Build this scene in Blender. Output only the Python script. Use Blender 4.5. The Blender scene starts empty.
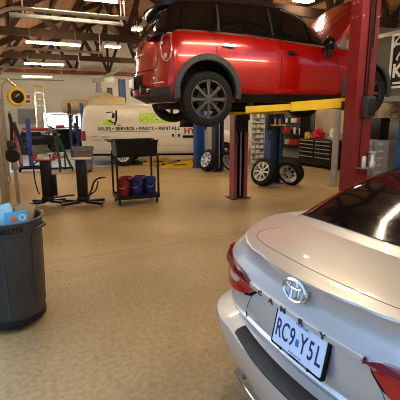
import bpy, bmesh, math, random
from mathutils import Vector, Matrix, noise
from mathutils.bvhtree import BVHTree
random.seed(7)
PI = math.pi
C = bpy.context.scene.collection
R = math.radians

# ---------------------------------------------------------------- materials
def mat(name, col, rough=.5, metal=0., coat=0., var=0., scale=6., bump=0., bscale=40., col2=None, spec=.5, detail=4.):
    m = bpy.data.materials.new(name); m.use_nodes = True
    nt = m.node_tree; b = nt.nodes['Principled BSDF']
    b.inputs['Base Color'].default_value = (*col, 1)
    b.inputs['Roughness'].default_value = rough
    b.inputs['Metallic'].default_value = metal
    b.inputs['Coat Weight'].default_value = coat
    b.inputs['Coat Roughness'].default_value = .04
    b.inputs['Specular IOR Level'].default_value = spec
    tc = nt.nodes.new('ShaderNodeTexCoord')
    n = nt.nodes.new('ShaderNodeTexNoise'); n.inputs['Scale'].default_value = scale; n.inputs['Detail'].default_value = detail
    nt.links.new(tc.outputs['Object'], n.inputs['Vector'])
    if var > 0 or col2:
        r = nt.nodes.new('ShaderNodeValToRGB')
        c2 = col2 or tuple(c*(1-var) for c in col)
        c1 = col if col2 else tuple(min(1, c*(1+var*.6)) for c in col)
        r.color_ramp.elements[0].position = .32; r.color_ramp.elements[1].position = .68
        r.color_ramp.elements[0].color = (*c2, 1); r.color_ramp.elements[1].color = (*c1, 1)
        nt.links.new(n.outputs['Fac'], r.inputs['Fac']); nt.links.new(r.outputs['Color'], b.inputs['Base Color'])
    else:
        r = nt.nodes.new('ShaderNodeMapRange')
        r.inputs['To Min'].default_value = max(.02, rough-.04); r.inputs['To Max'].default_value = min(1, rough+.04)
        nt.links.new(n.outputs['Fac'], r.inputs['Value']); nt.links.new(r.outputs['Result'], b.inputs['Roughness'])
    if bump > 0:
        n2 = nt.nodes.new('ShaderNodeTexNoise'); n2.inputs['Scale'].default_value = bscale
        nt.links.new(tc.outputs['Object'], n2.inputs['Vector'])
        bp = nt.nodes.new('ShaderNodeBump'); bp.inputs['Strength'].default_value = bump; bp.inputs['Distance'].default_value = .01
        nt.links.new(n2.outputs['Fac'], bp.inputs['Height']); nt.links.new(bp.outputs['Normal'], b.inputs['Normal'])
    return m
def emis(name, col, s):
    m = mat(name, col, .4); b = m.node_tree.nodes['Principled BSDF']
    b.inputs['Emission Color'].default_value = (*col, 1); b.inputs['Emission Strength'].default_value = s
    return m

def floor_material():
    m = bpy.data.materials.new('sealed concrete floor'); m.use_nodes = True
    nt = m.node_tree; b = nt.nodes['Principled BSDF']; N = nt.nodes.new; Lk = nt.links.new
    tc = N('ShaderNodeTexCoord')
    def noi(s, d, dist=0.):
        n = N('ShaderNodeTexNoise'); n.inputs['Scale'].default_value = s; n.inputs['Detail'].default_value = d
        n.inputs['Distortion'].default_value = dist; Lk(tc.outputs['Object'], n.inputs['Vector']); return n
    a = noi(.55, 10, .8); r = N('ShaderNodeValToRGB')
    r.color_ramp.elements[0].position = .3; r.color_ramp.elements[0].color = (.40, .27, .12, 1)
    r.color_ramp.elements[1].position = .7; r.color_ramp.elements[1].color = (.58, .42, .21, 1)
    Lk(a.outputs['Fac'], r.inputs['Fac'])
    c = noi(26, 10, .3); r2 = N('ShaderNodeValToRGB')
    r2.color_ramp.elements[0].position = .35; r2.color_ramp.elements[0].color = (.74, .71, .66, 1)
    r2.color_ramp.elements[1].position = .6; r2.color_ramp.elements[1].color = (1, 1, 1, 1)
    Lk(c.outputs['Fac'], r2.inputs['Fac'])
    mx = N('ShaderNodeMix'); mx.data_type = 'RGBA'; mx.blend_type = 'MULTIPLY'; mx.inputs['Factor'].default_value = .8
    Lk(r.outputs['Color'], mx.inputs['A']); Lk(r2.outputs['Color'], mx.inputs['B'])
    # dark oil spots and small specks
    s = noi(2.6, 5, 1.); r3 = N('ShaderNodeValToRGB')
    r3.color_ramp.elements[0].position = .66; r3.color_ramp.elements[0].color = (0, 0, 0, 1)
    r3.color_ramp.elements[1].position = .74; r3.color_ramp.elements[1].color = (1, 1, 1, 1)
    Lk(s.outputs['Fac'], r3.inputs['Fac'])
    mx2 = N('ShaderNodeMix'); mx2.data_type = 'RGBA'; mx2.inputs['B'].default_value = (.17, .12, .065, 1)
    mu = N('ShaderNodeMath'); mu.operation = 'MULTIPLY'; mu.inputs[1].default_value = .55
    Lk(r3.outputs['Color'], mu.inputs[0]); Lk(mu.outputs[0], mx2.inputs['Factor']); Lk(mx.outputs['Result'], mx2.inputs['A'])
    # saw-cut joints
    sx = N('ShaderNodeSeparateXYZ'); Lk(tc.outputs['Object'], sx.inputs['Vector'])
    def joint(out, off):
        ad = N('ShaderNodeMath'); ad.inputs[1].default_value = off; Lk(out, ad.inputs[0])
        pp = N('ShaderNodeMath'); pp.operation = 'PINGPONG'; pp.inputs[1].default_value = 2.6; Lk(ad.outputs[0], pp.inputs[0])
        lt = N('ShaderNodeMath'); lt.operation = 'LESS_THAN'; lt.inputs[1].default_value = .007; Lk(pp.outputs[0], lt.inputs[0]); return lt
    j1 = joint(sx.outputs['X'], .6); j2 = joint(sx.outputs['Y'], 0.35)
    mxx = N('ShaderNodeMath'); mxx.operation = 'MAXIMUM'; Lk(j1.outputs[0], mxx.inputs[0]); Lk(j2.outputs[0], mxx.inputs[1])
    mj = N('ShaderNodeMath'); mj.operation = 'MULTIPLY'; mj.inputs[1].default_value = .55; Lk(mxx.outputs[0], mj.inputs[0])
    mx3 = N('ShaderNodeMix'); mx3.data_type = 'RGBA'; mx3.inputs['B'].default_value = (.12, .085, .045, 1)
    Lk(mj.outputs[0], mx3.inputs['Factor']); Lk(mx2.outputs['Result'], mx3.inputs['A'])
    Lk(mx3.outputs['Result'], b.inputs['Base Color'])
    rr = N('ShaderNodeMapRange'); rr.inputs['To Min'].default_value = .30; rr.inputs['To Max'].default_value = .60
    Lk(c.outputs['Fac'], rr.inputs['Value']); Lk(rr.outputs['Result'], b.inputs['Roughness'])
    b.inputs['Specular IOR Level'].default_value = .22
    return m
def plank_material():
    m = bpy.data.materials.new('roof boards'); m.use_nodes = True
    nt = m.node_tree; b = nt.nodes['Principled BSDF']; N = nt.nodes.new; Lk = nt.links.new
    tc = N('ShaderNodeTexCoord')
    br = N('ShaderNodeTexBrick'); br.inputs['Scale'].default_value = 1
    br.inputs['Color1'].default_value = (.60, .30, .12, 1); br.inputs['Color2'].default_value = (.44, .21, .08, 1)
    br.inputs['Mortar'].default_value = (.06, .03, .015, 1); br.inputs['Mortar Size'].default_value = .008
    br.inputs['Brick Width'].default_value = 3.2; br.inputs['Row Height'].default_value = .19
    mp = N('ShaderNodeMapping'); mp.inputs['Rotation'].default_value = (0, 0, PI/2)
    Lk(tc.outputs['Object'], mp.inputs['Vector']); Lk(mp.outputs['Vector'], br.inputs['Vector'])
    n = N('ShaderNodeTexNoise'); n.inputs['Scale'].default_value = 3; Lk(tc.outputs['Object'], n.inputs['Vector'])
    mx = N('ShaderNodeMix'); mx.data_type = 'RGBA'; mx.blend_type = 'MULTIPLY'; mx.inputs['Factor'].default_value = .35
    Lk(br.outputs['Color'], mx.inputs['A']); Lk(n.outputs['Color'], mx.inputs['B'])
    Lk(mx.outputs['Result'], b.inputs['Base Color']); b.inputs['Roughness'].default_value = .7
    return m
def block_material():
    m = bpy.data.materials.new('white painted block'); m.use_nodes = True
    nt = m.node_tree; b = nt.nodes['Principled BSDF']; N = nt.nodes.new; Lk = nt.links.new
    tc = N('ShaderNodeTexCoord'); sp = N('ShaderNodeSeparateXYZ'); cb = N('ShaderNodeCombineXYZ')
    Lk(tc.outputs['Object'], sp.inputs['Vector'])
    ad = N('ShaderNodeMath'); Lk(sp.outputs['X'], ad.inputs[0]); Lk(sp.outputs['Y'], ad.inputs[1])
    Lk(ad.outputs[0], cb.inputs['X']); Lk(sp.outputs['Z'], cb.inputs['Y'])
    br = N('ShaderNodeTexBrick'); br.inputs['Scale'].default_value = 1
    br.inputs['Color1'].default_value = (.74, .72, .66, 1); br.inputs['Color2'].default_value = (.70, .68, .62, 1)
    br.inputs['Mortar'].default_value = (.66, .64, .58, 1); br.inputs['Mortar Size'].default_value = .008
    br.inputs['Brick Width'].default_value = .4; br.inputs['Row Height'].default_value = .2
    Lk(cb.outputs[0], br.inputs['Vector']); Lk(br.outputs['Color'], b.inputs['Base Color']); b.inputs['Roughness'].default_value = .6
    return m

M = {}
M['floor'] = floor_material(); M['planks'] = plank_material(); M['block'] = block_material()
M['grey_floor'] = mat('pale grey floor', (.66, .65, .62), .6, var=.2, scale=2)
M['asphalt'] = mat('driveway', (.11, .11, .11), .9, var=.2, scale=3)
M['truss'] = mat('dark brown steel', (.045, .022, .014), .75, var=.3, scale=4, spec=.15)
M['chord'] = mat('red brown steel', (.16, .05, .02), .7, var=.3, scale=4, spec=.2)
M['galv'] = mat('galvanised steel', (.46, .42, .36), .36, .8, var=.15, scale=12)
M['wallgrey'] = mat('dark grey wall paint', (.12, .11, .10), .75, var=.08, scale=3)
M['tanwall'] = mat('plywood wall', (.62, .50, .34), .65, var=.15, scale=3)
M['doorwhite'] = mat('door panel', (.62, .58, .5), .5, var=.08, scale=4)
M['tube'] = emis('lit tube', (1, .80, .52), 150)
M['led'] = emis('lit led', (1, .88, .66), 60)
M['glass'] = mat('pane', (.9, .95, 1), .02)
M['glass'].node_tree.nodes['Principled BSDF'].inputs['Transmission Weight'].default_value = 1
M['silver'] = mat('silver paint', (.66, .645, .615), .40, .62, .6, var=.03, scale=300)
M['redpaint'] = mat('red car paint', (.42, .003, .002), .2, .3, .6, var=.04, scale=300)
M['blackgloss'] = mat('gloss black', (.004, .004, .005), .12, 0, .1, spec=.3)
M['darkglass'] = mat('tinted glass', (.006, .004, .004), .07, 0, .25, spec=.35)
M['rubber'] = mat('tyre rubber', (.012, .0115, .011), .75, var=.2, scale=14, bump=.15, bscale=60, spec=.25)
M['blackplastic'] = mat('black plastic', (.010, .010, .010), .5, var=.2, scale=10, spec=.3)
M['padplastic'] = mat('textured black plastic', (.028, .027, .025), .5, bump=.3, bscale=260)
M['greyplastic'] = mat('grey cladding', (.045, .045, .047), .5, var=.12, scale=9, spec=.35)
M['cangrey'] = mat('grey bin plastic', (.05, .052, .05), .42, var=.15, scale=5, spec=.4)
M['bingrey'] = mat('light grey bin plastic', (.16, .165, .175), .5, var=.12, scale=5)
M['darkmetal'] = mat('dark alloy', (.11, .105, .1), .35, .8)
M['alloy'] = mat('silver alloy', (.72, .71, .68), .3, .7)
M['chrome'] = mat('chrome', (.85, .85, .85), .1, 1.)
M['lampred'] = mat('red lens', (.46, .003, .008), .15, 0, .5)
M['lampdark'] = mat('dark red lens', (.17, .004, .008), .12, 0, 1.)
M['lampclear'] = mat('clear lens', (.62, .55, .52), .12, .3, 1.)
M['platewhite'] = mat('plate blue white', (.72, .80, .95), .4, var=.05, scale=20)
M['platewhiter'] = mat('plate white', (.85, .85, .82), .45)
M['plateblue'] = mat('plate ink', (.01, .022, .10), .5)
M['platemid'] = mat('plate blue', (.05, .17, .5), .5)
M['liftred'] = mat('red lift paint', (.21, .012, .015), .42, var=.14, scale=5)
M['liftredlight'] = mat('faded red lift paint', (.33, .05, .055), .45, var=.14, scale=5)
M['liftblue'] = mat('blue lift paint', (.012, .075, .32), .4, var=.15, scale=5)
M['bluedark'] = mat('dark blue lift paint', (.010, .045, .17), .4, var=.2, scale=5)
M['navy'] = mat('navy lift paint', (.012, .022, .06), .4, var=.2, scale=5)
M['yellow'] = mat('yellow paint', (.86, .55, .012), .4, var=.1, scale=6)
M['vanwhite'] = mat('white van paint', (.80, .745, .63), .3, 0, .5, var=.03, scale=3)
M['vangrey'] = mat('pale line', (.55, .52, .48), .5)
M['lime'] = mat('lime vinyl', (.50, .78, .04), .45)
M['limedark'] = mat('green vinyl', (.02, .22, .03), .45)
M['ink'] = mat('black vinyl', (.012, .011, .010), .7, spec=.2)
M['inkred'] = mat('red vinyl', (.40, .01, .015), .5)
M['white'] = mat('white paint', (.82, .81, .77), .45, var=.05)
M['bucketred'] = mat('red bucket', (.30, .008, .012), .3, var=.1)
M['bucketblue'] = mat('blue bucket', (.008, .02, .16), .3, var=.1)
M['boxblue'] = mat('blue printed card', (.08, .44, .66), .5, var=.06, scale=8)
M['boxlight'] = mat('pale blue card', (.38, .70, .80), .5, var=.06, scale=8)
M['orange'] = mat('orange print', (.80, .20, .03), .5)
M['card'] = mat('brown cardboard', (.47, .29, .13), .75, var=.12, scale=9)
M['tan'] = mat('tan sheeting', (.66, .50, .24), .65, var=.12, scale=5, bump=.5, bscale=7)
M['darkgreen'] = mat('dark green paint', (.008, .065, .04), .35, 0, .5)
M['pickupwhite'] = mat('white trim', (.75, .75, .72), .4)
M['steel'] = mat('bare steel', (.45, .43, .4), .4, .8, var=.2)
M['polegrey'] = mat('grey pole paint', (.42, .40, .35), .5, var=.2, scale=6)
M['toolblack'] = mat('black tool chest', (.007, .007, .008), .4, 0, .1, spec=.3)
M['cabgrey'] = mat('grey cabinet paint', (.26, .27, .28), .45, var=.08)
M['pink'] = mat('pink plastic', (.82, .22, .36), .4, var=.2, scale=9)
M['bagred'] = mat('red plastic bag', (.62, .02, .05), .4, var=.2, scale=9)
M['bagwhite'] = mat('white plastic bag', (.85, .78, .78), .4, var=.15, scale=9)
M['brightred'] = mat('bright red paint', (.62, .02, .02), .35)
M['frameblack'] = mat('black rubber', (.005, .005, .005), .7, spec=.15)

# ---------------------------------------------------------------- mesh helpers
class MB:
    def __init__(s): s.bm = bmesh.new()
    def _xf(s, vs, mtx):
        if mtx is not None: bmesh.ops.transform(s.bm, matrix=mtx, verts=vs)
    def box(s, c, d, rz=0, bev=0., mtx=None, seg=2):
        r = bmesh.ops.create_cube(s.bm, size=1.0); vs = r['verts']
        bmesh.ops.scale(s.bm, vec=d, verts=vs)
        if bev > 0:
            es = list({e for v in vs for e in v.link_edges})
            rb = bmesh.ops.bevel(s.bm, geom=es, offset=min(bev, min(d)*.45), segments=seg, affect='EDGES', profile=.5)
            vs = list({v for f in rb['faces'] for v in f.verts} | {v for v in vs if v.is_valid})
        m = Matrix.Translation(c) @ Matrix.Rotation(rz, 4, 'Z')
        if mtx is not None: m = mtx @ m
        s._xf(vs, m); return s
    def beam(s, p0, p1, w, h, up=(0, 0, 1)):
        p0, p1 = Vector(p0), Vector(p1); d = (p1-p0); L = d.length; d.normalize()
        u = Vector(up); x = d.cross(u)
        if x.length < 1e-4: x = d.cross(Vector((1, 0, 0)))
        x.normalize(); z = x.cross(d)
        m = Matrix((x, d, z)).transposed().to_4x4(); m.translation = (p0+p1)/2
        r = bmesh.ops.create_cube(s.bm, size=1.0); bmesh.ops.scale(s.bm, vec=(w, L, h), verts=r['verts']); s._xf(r['verts'], m); return s
    def cyl(s, p0, p1, r0, r1=None, seg=16, caps=True):
        p0, p1 = Vector(p0), Vector(p1); d = p1-p0
        q = d.to_track_quat('Z', 'Y').to_matrix().to_4x4(); q.translation = (p0+p1)/2
        r = bmesh.ops.create_cone(s.bm, cap_ends=caps, segments=seg, radius1=r0, radius2=r0 if r1 is None else r1, depth=d.length)
        s._xf(r['verts'], q); return s
    def tube(s, pts, r, seg=8, closed=False):
        pts = [Vector(p) for p in pts]; n = len(pts); rings = []
        prev = None
        for i, p in enumerate(pts):
            if closed: t = pts[(i+1) % n]-pts[i-1]
            else: t = pts[min(i+1, n-1)]-pts[max(i-1, 0)]
            t.normalize()
            if prev is None:
                a = Vector((0, 0, 1)) if abs(t.z) < .9 else Vector((1, 0, 0)); x = t.cross(a).normalized()
            else: x = (prev-t*prev.dot(t)).normalized()
            prev = x; y = t.cross(x)
            rings.append([s.bm.verts.new(p+(x*math.cos(2*PI*k/seg)+y*math.sin(2*PI*k/seg))*r) for k in range(seg)])
        for i in range(n if closed else n-1):
            a, b = rings[i], rings[(i+1) % n]
            for k in range(seg): s.bm.faces.new((a[k], a[(k+1) % seg], b[(k+1) % seg], b[k]))
        if not closed:
            s.bm.faces.new(rings[0][::-1]); s.bm.faces.new(rings[-1])
        return s
    def lathe(s, prof, seg=32, mtx=None, a0=0, a1=2*PI):      # prof: (r, z)
        full = abs(a1-a0-2*PI) < 1e-5; n = seg if full else seg+1; rings = []; allv = []
        for r, z in prof:
            if r < 1e-6: v = s.bm.verts.new((0, 0, z)); rings.append([v]*n); allv.append(v)
            else:
                g = [s.bm.verts.new((r*math.cos(a0+(a1-a0)*k/seg), r*math.sin(a0+(a1-a0)*k/seg), z)) for k in range(n)]
                rings.append(g); allv += g
        for a, b in zip(rings, rings[1:]):
            for k in range(seg):
                q = [a[k], a[(k+1) % n], b[(k+1) % n], b[k]]; u = []
                for v in q:
                    if v not in u: u.append(v)
                if len(u) >= 3: s.bm.faces.new(u)
        s._xf(allv, mtx); return s
    def prism(s, pts, z0, z1, mtx=None):                       # 2-D outline in XY extruded along Z
        a = [s.bm.verts.new((x, y, z0)) for x, y in pts]; b = [s.bm.verts.new((x, y, z1)) for x, y in pts]; n = len(pts)
        s.bm.faces.new(a[::-1]); s.bm.faces.new(b)
        for i in range(n): s.bm.faces.new((a[i], a[(i+1) % n], b[(i+1) % n], b[i]))
        s._xf(a+b, mtx); return s
    def grid(s, P, closed_u=False):
        V = [[s.bm.verts.new(p) for p in row] for row in P]
        for i in range(len(V)-1):
            n = len(V[i])
            for j in range(n if closed_u else n-1): s.bm.faces.new((V[i][j], V[i][(j+1) % n], V[i+1][(j+1) % n], V[i+1][j]))
        return V
    def blob(s, c, d, amp=.2, freq=2., sub=3, seed=0):
        r = bmesh.ops.create_icosphere(s.bm, subdivisions=sub, radius=1)
        for v in r['verts']:
            k = 1+amp*noise.noise(v.co*freq+Vector((seed*3.1, seed, 0)))
            v.co = Vector((v.co.x*d[0]*k+c[0], v.co.y*d[1]*k+c[1], max(v.co.z*k, -.72)*d[2]+c[2]))
        return s
    def build(s, name, m, parent=None, smooth=True, angle=38, sub=0):
        bmesh.ops.recalc_face_normals(s.bm, faces=s.bm.faces)
        me = bpy.data.meshes.new(name); s.bm.to_mesh(me); s.bm.free()
        return link_mesh(name, me, m, parent, smooth, angle)
def link_mesh(name, me, m, parent=None, smooth=True, angle=38):
    for mm in (m if isinstance(m, (list, tuple)) else [m]): me.materials.append(mm)
    if smooth:
        for p in me.polygons: p.use_smooth = True
        try: me.set_sharp_from_angle(angle=R(angle))
        except Exception: pass
    o = bpy.data.objects.new(name, me); C.objects.link(o)
    if parent is not None: o.parent = parent
    return o
def tag(o, label, cat, group=None, kind=None):
    o['label'] = label; o['category'] = cat
    if group: o['group'] = group
    if kind: o['kind'] = kind
    return o
def thing(name, label, cat, loc=(0, 0, 0), rz=0., group=None):
    o = bpy.data.objects.new(name, None); C.objects.link(o); o.location = loc; o.rotation_euler = (0, 0, rz)
    o.empty_display_size = .1
    return tag(o, label, cat, group)
def copy_tree(o, parent=None):
    c = o.copy(); C.objects.link(c)
    if parent is not None: c.parent = parent
    for ch in list(o.children): copy_tree(ch, c)
    return c
BROT = R(25)                                                  # the building stands turned 25 degrees to the view
def bw(x, y, z=0.):                                           # building coordinates to world
    c, s = math.cos(BROT), math.sin(BROT); return Vector((x*c-y*s, x*s+y*c, z))
def struct(name, mb, m, smooth=False):
    o = mb.build(name, m, None, smooth); o.rotation_euler = (0, 0, BROT); o['kind'] = 'structure'; return o
def text(name, body, size, m, parent, mtx, ext=.002, align='CENTER', xs=1., bold=0.):
    cu = bpy.data.curves.new(name, 'FONT'); cu.body = body; cu.size = size; cu.extrude = ext; cu.align_x = align; cu.align_y = 'CENTER'
    cu.offset = bold; cu.resolution_u = 3
    t = bpy.data.objects.new('lettering_source', cu); C.objects.link(t)
    dg = bpy.context.evaluated_depsgraph_get(); me = bpy.data.meshes.new_from_object(t.evaluated_get(dg))
    bpy.data.objects.remove(t); bpy.data.curves.remove(cu)
    for v in me.vertices: v.co.x *= xs
    me.materials.clear(); me.transform(mtx); me.name = name
    o = bpy.data.objects.new(name, me); me.materials.append(m); C.objects.link(o)
    if parent is not None: o.parent = parent
    return o
def frame(origin, x, y):                                      # matrix whose local X and Y run along x and y
    x = Vector(x).normalized(); y = Vector(y); y = (y-x*y.dot(x)).normalized(); z = x.cross(y)
    m = Matrix((x, y, z)).transposed().to_4x4(); m.translation = origin; return m

def conform(bvh, pts, axis, step=.04, off=.004, th=.006, side=1, bulge=0.):
    """a panel lying on a body: outline pts in the plane across `axis`, dropped on to the surface."""
    bm = bmesh.new()
    vs = [bm.verts.new((u, v, 0)) for u, v in pts]; f = bm.faces.new(vs)
    us = [p[0] for p in pts]; ws = [p[1] for p in pts]
    for lo, hi, nrm in ((min(us), max(us), (1, 0, 0)), (min(ws), max(ws), (0, 1, 0))):
        n = int((hi-lo)/step)
        for k in range(1, n+1):
            co = lo+(hi-lo)*k/(n+1); p = (co, 0, 0) if nrm[0] else (0, co, 0)
            bmesh.ops.bisect_plane(bm, geom=bm.verts[:]+bm.edges[:]+bm.faces[:], plane_co=p, plane_no=nrm)
    bmesh.ops.triangulate(bm, faces=[f for f in bm.faces if len(f.verts) > 4])
    out = {}; bad = []; bnd = {v for e in bm.edges if e.is_boundary for v in e.verts}
    for v in bm.verts:
        u, w = v.co.x, v.co.y
        if axis == 'Y': o, d = Vector((u, -10 if side > 0 else 10, w)), Vector((0, 1 if side > 0 else -1, 0))
        elif axis == 'X': o, d = Vector((10*side, u, w)), Vector((-side, 0, 0))
        else: o, d = Vector((u, w, 10)), Vector((0, 0, -1))
        h, n, _, _ = bvh.ray_cast(o, d)
        if h is None: bad.append(v); continue
        if n.dot(d) > 0: n = -n
        v.co = h; out[v] = n*.5-d*.5
    if bad: bmesh.ops.delete(bm, geom=bad, context='VERTS')
    nv = {}
    for v in bm.verts:
        k = out[v].normalized(); base = v.co.copy()
        nv[v] = base+k*(off+th+(bulge if v not in bnd else 0))
        v.co = base-k*.004
    fs = bm.faces[:]; top = {v: bm.verts.new(nv[v]) for v in list(nv)}
    for f in fs: bm.faces.new([top[v] for v in f.verts])
    for e in [e for e in bm.edges if e.is_boundary and e.verts[0] in top and e.verts[1] in top]:
        a, b = e.verts; bm.faces.new((a, b, top[b], top[a]))
    mb = MB(); mb.bm.free(); mb.bm = bm; return mb
def ribbon(bvh, line, axis, w, **k):
    """a narrow strip following a polyline on the body."""
    L = [Vector((a, b)) for a, b in line]; left, right = [], []
    for i, p in enumerate(L):
        t = (L[min(i+1, len(L)-1)]-L[max(i-1, 0)]).normalized(); n = Vector((-t.y, t.x))*w/2
        left.append(tuple(p+n)); right.append(tuple(p-n))
    return conform(bvh, left+right[::-1], axis, **k)
def turned(o, th):
    """the body as seen squarely from one of its corners: points turned by -th, and the way back."""
    q = Matrix.Rotation(-th, 3, 'Z')
    return BVHTree.FromPolygons([q @ v.co for v in o.data.vertices], [list(p.vertices) for p in o.data.polygons]), Matrix.Rotation(th, 4, 'Z')
def bvh_of(*objs):
    vs, fs = [], []
    for o in objs:
        b = len(vs); vs += [v.co.copy() for v in o.data.vertices]; fs += [[b+i for i in p.vertices] for p in o.data.polygons]
    return BVHTree.FromPolygons(vs, fs)
def smooth_path(pts, n=6):
    P = [Vector(p) for p in pts]; out = []
    for i in range(len(P)-1):
        a, b, c, d = P[max(i-1, 0)], P[i], P[i+1], P[min(i+2, len(P)-1)]
        for k in range(n):
            t = k/n
            out.append(.5*((2*b)+(c-a)*t+(2*a-5*b+4*c-d)*t*t+(3*b-a-3*c+d)*t**3))
    out.append(P[-1]); return out
def interp(tab, x):
    if x <= tab[0][0]: return tab[0][1]
    for (a, va), (b, vb) in zip(tab, tab[1:]):
        if x <= b:
            t = (x-a)/(b-a); t = t*t*(3-2*t)*.5+t*.5; return va+(vb-va)*t
    return tab[-1][1]

# ---------------------------------------------------------------- car body tools
def half_ring(w, yr, yf, rx, ry, fx, fy, bow, bowf, sidebow=.0):
    P = []
    for k in range(8): x = (w-rx)*k/8; P.append((x, yr+bow*(x/max(w-rx, .01))**2))
    for k in range(11):
        a = PI/2*k/11; P.append((w-rx+rx*math.sin(a), yr+bow+(ry-bow)*(1-math.cos(a))))
    y0, y1 = yr+ry, yf-fy
    for k in range(26): t = k/26; P.append((w+sidebow*math.sin(PI*t), y0+(y1-y0)*t))
    for k in range(9):
        a = PI/2*k/9; P.append((w-fx+fx*math.cos(a), yf-fy+(fy-bowf)*math.sin(a)))
    for k in range(8): x = (w-fx)*(1-k/8); P.append((x, yf-bowf*(x/max(w-fx, .01))**2))
    P.append((0, yf)); return P
def ring_body(levels, zf, crown=.012, lidn=7):
    """levels: dicts for half_ring + 't'; zf(t, x, y) gives the height. Returns an MB with sides, floor and lid."""
    mb = MB(); bm = mb.bm; rings = []
    for lv in levels:
        h = half_ring(*lv['g']); full = h+[(-x, y) for x, y in h[-2:0:-1]]
        rings.append([bm.verts.new((x, y, zf(lv['t'], abs(x), y))) for x, y in full]); n = len(full); nh = len(h)
    for a, b in zip(rings, rings[1:]):
        for k in range(n): bm.faces.new((a[k], a[(k+1) % n], b[(k+1) % n], b[k]))
    bm.faces.new(rings[0][::-1])
    top = rings[-1]; rows = []
    for i in range(nh):
        a = top[i]; b = top[-i] if 0 < i < nh-1 else None
        if b is None: rows.append([a]*(lidn+2)); continue
        row = [a]
        for k in range(1, lidn+1):
            t = k/(lidn+1); p = a.co.lerp(b.co, t); p.z += crown*(1-(2*t-1)**2)*min(1, abs(a.co.x)/.5); row.append(bm.verts.new(p))
        rows.append(row+[b])
    for i in range(nh-1):
        for k in range(lidn+1):
            q = [rows[i][k], rows[i+1][k], rows[i+1][k+1], rows[i][k+1]]; u = []
            for v in q:
                if v not in u: u.append(v)
            if len(u) >= 3: bm.faces.new(u)
    return mb
def greenhouse(st, ncr=9, crown=.02):
    """st: stations (y, wb, zb, wr, zr); closed loft from belt over the roof."""
    mb = MB(); bm = mb.bm; rows = []
    for (y, wb, zb, wr, zr) in st:
        h = [(wb, zb-.05), (wb, zb)]
        for k in (.25, .5, .75, .92): t = k; h.append((wb+(wr-wb)*t+.012*math.sin(PI*t), zb+(zr-.03-zb)*t))
        h += [(wr-.01, zr-.012), (wr-.05, zr+.0)]
        for k in range(1, ncr): x = (wr-.05)*(1-k/ncr); h.append((x, zr+crown*(1-(x/max(wr-.05, .01))**2)))
        h.append((0, zr+crown)); full = h+[(-x, z) for x, z in h[-2::-1]]
        rows.append([bm.verts.new((x, y, z)) for x, z in full])
    n = len(rows[0])
    for a, b in zip(rows, rows[1:]):
        for k in range(n-1): bm.faces.new((a[k], a[k+1], b[k+1], b[k]))
    for a, b in zip(rows, rows[1:]): bm.faces.new((a[0], b[0], b[-1], a[-1]))
    bm.faces.new(rows[0]); bm.faces.new(rows[-1][::-1]); return mb
def carve(o, cutters, dark):
    """cut wheel wells; the faces inside take the dark material."""
    o.data.materials.append(dark); slot = len(o.data.materials)-1
    for (x0, x1, y, z, r) in cutters:
        mb = MB(); mb.cyl((x0, y, z), (x1, y, z), r, seg=40); c = mb.build('cutter', dark, o.parent)
        md = o.modifiers.new('b', 'BOOLEAN'); md.operation = 'DIFFERENCE'; md.object = c; md.solver = 'EXACT'
        dg = bpy.context.evaluated_depsgraph_get(); me = bpy.data.meshes.new_from_object(o.evaluated_get(dg))
        o.modifiers.clear(); old = o.data; o.data = me; bpy.data.meshes.remove(old); bpy.data.objects.remove(c)
        lo, hi = min(x0, x1), max(x0, x1)
        for p in me.polygons:
            cx, cy, cz = p.center; d = math.hypot(cy-y, cz-z)
            if lo-.002 <= cx <= hi+.002 and d < r+.004 and (abs(d-r) < .012 and abs(p.normal.x) < .5 or abs(abs(cx)-min(abs(lo), abs(hi))) < .003): p.material_index = slot
    o.data.set_sharp_from_angle(angle=R(38))

def wheel_meshes(r=.33, w=.22, spokes=8, rimm='darkmetal', rimr=.215, double=False):
    """tyre and rim meshes with the axle along X, outer face at +X."""
    AX = Matrix.Rotation(PI/2, 4, 'Y')
    t = MB(); hw = w/2
    t.lathe([(rimr-.012, -hw+.03), (rimr+.005, -hw+.01), (rimr+.03, -hw), (r-.045, -hw+.004), (r-.012, -hw+.02), (r-.002, -hw+.045), (r, -.03), (r-.006, -.028), (r-.006, -.02), (r, -.018),
             (r, .018), (r-.006, .02), (r-.006, .028), (r, .03), (r-.002, hw-.045), (r-.012, hw-.02), (r-.045, hw-.004), (rimr+.03, hw), (rimr+.005, hw-.01), (rimr-.012, hw-.03), (rimr-.012, -hw+.03)], 48, AX)
    g = MB()
    g.lathe([(rimr-.012, -hw+.03), (rimr+.008, hw-.012), (rimr+.008, hw-.004), (rimr-.006, hw-.004), (rimr-.014, hw-.03), (rimr-.03, -hw+.04), (rimr-.012, -hw+.03)], 40, AX)
    g.lathe([(0, hw-.02), (.03, hw-.02), (.032, hw-.028), (.055, hw-.03), (.06, hw-.06), (.06, -.02), (0, -.02)], 20, AX)
    for k in range(spokes):
        a = 2*PI*k/spokes; d = Vector((0, math.cos(a), math.sin(a))); s = Vector((0, -math.sin(a), math.cos(a)))
        if double:
            for q in (-1, 1): g.beam(Vector((hw-.045, 0, 0))+d*.045+s*.012*q, Vector((hw-.02, 0, 0))+d*(rimr-.006)+s*.022*q, .016, .026, up=(1, 0, 0))
        else:
            m = frame(Vector((hw-.03, 0, 0)), d, s)
            g.prism([(.04, -.016), (rimr*.6, -.017), (rimr-.004, -.028), (rimr-.004, .028), (rimr*.6, .017), (.04, .016)], -.012, .010, m)
    h = MB(); h.lathe([(0, hw-.05), (.15, hw-.05), (.15, hw-.075), (0, hw-.075)], 24, AX)
    return t, g, h
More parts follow.
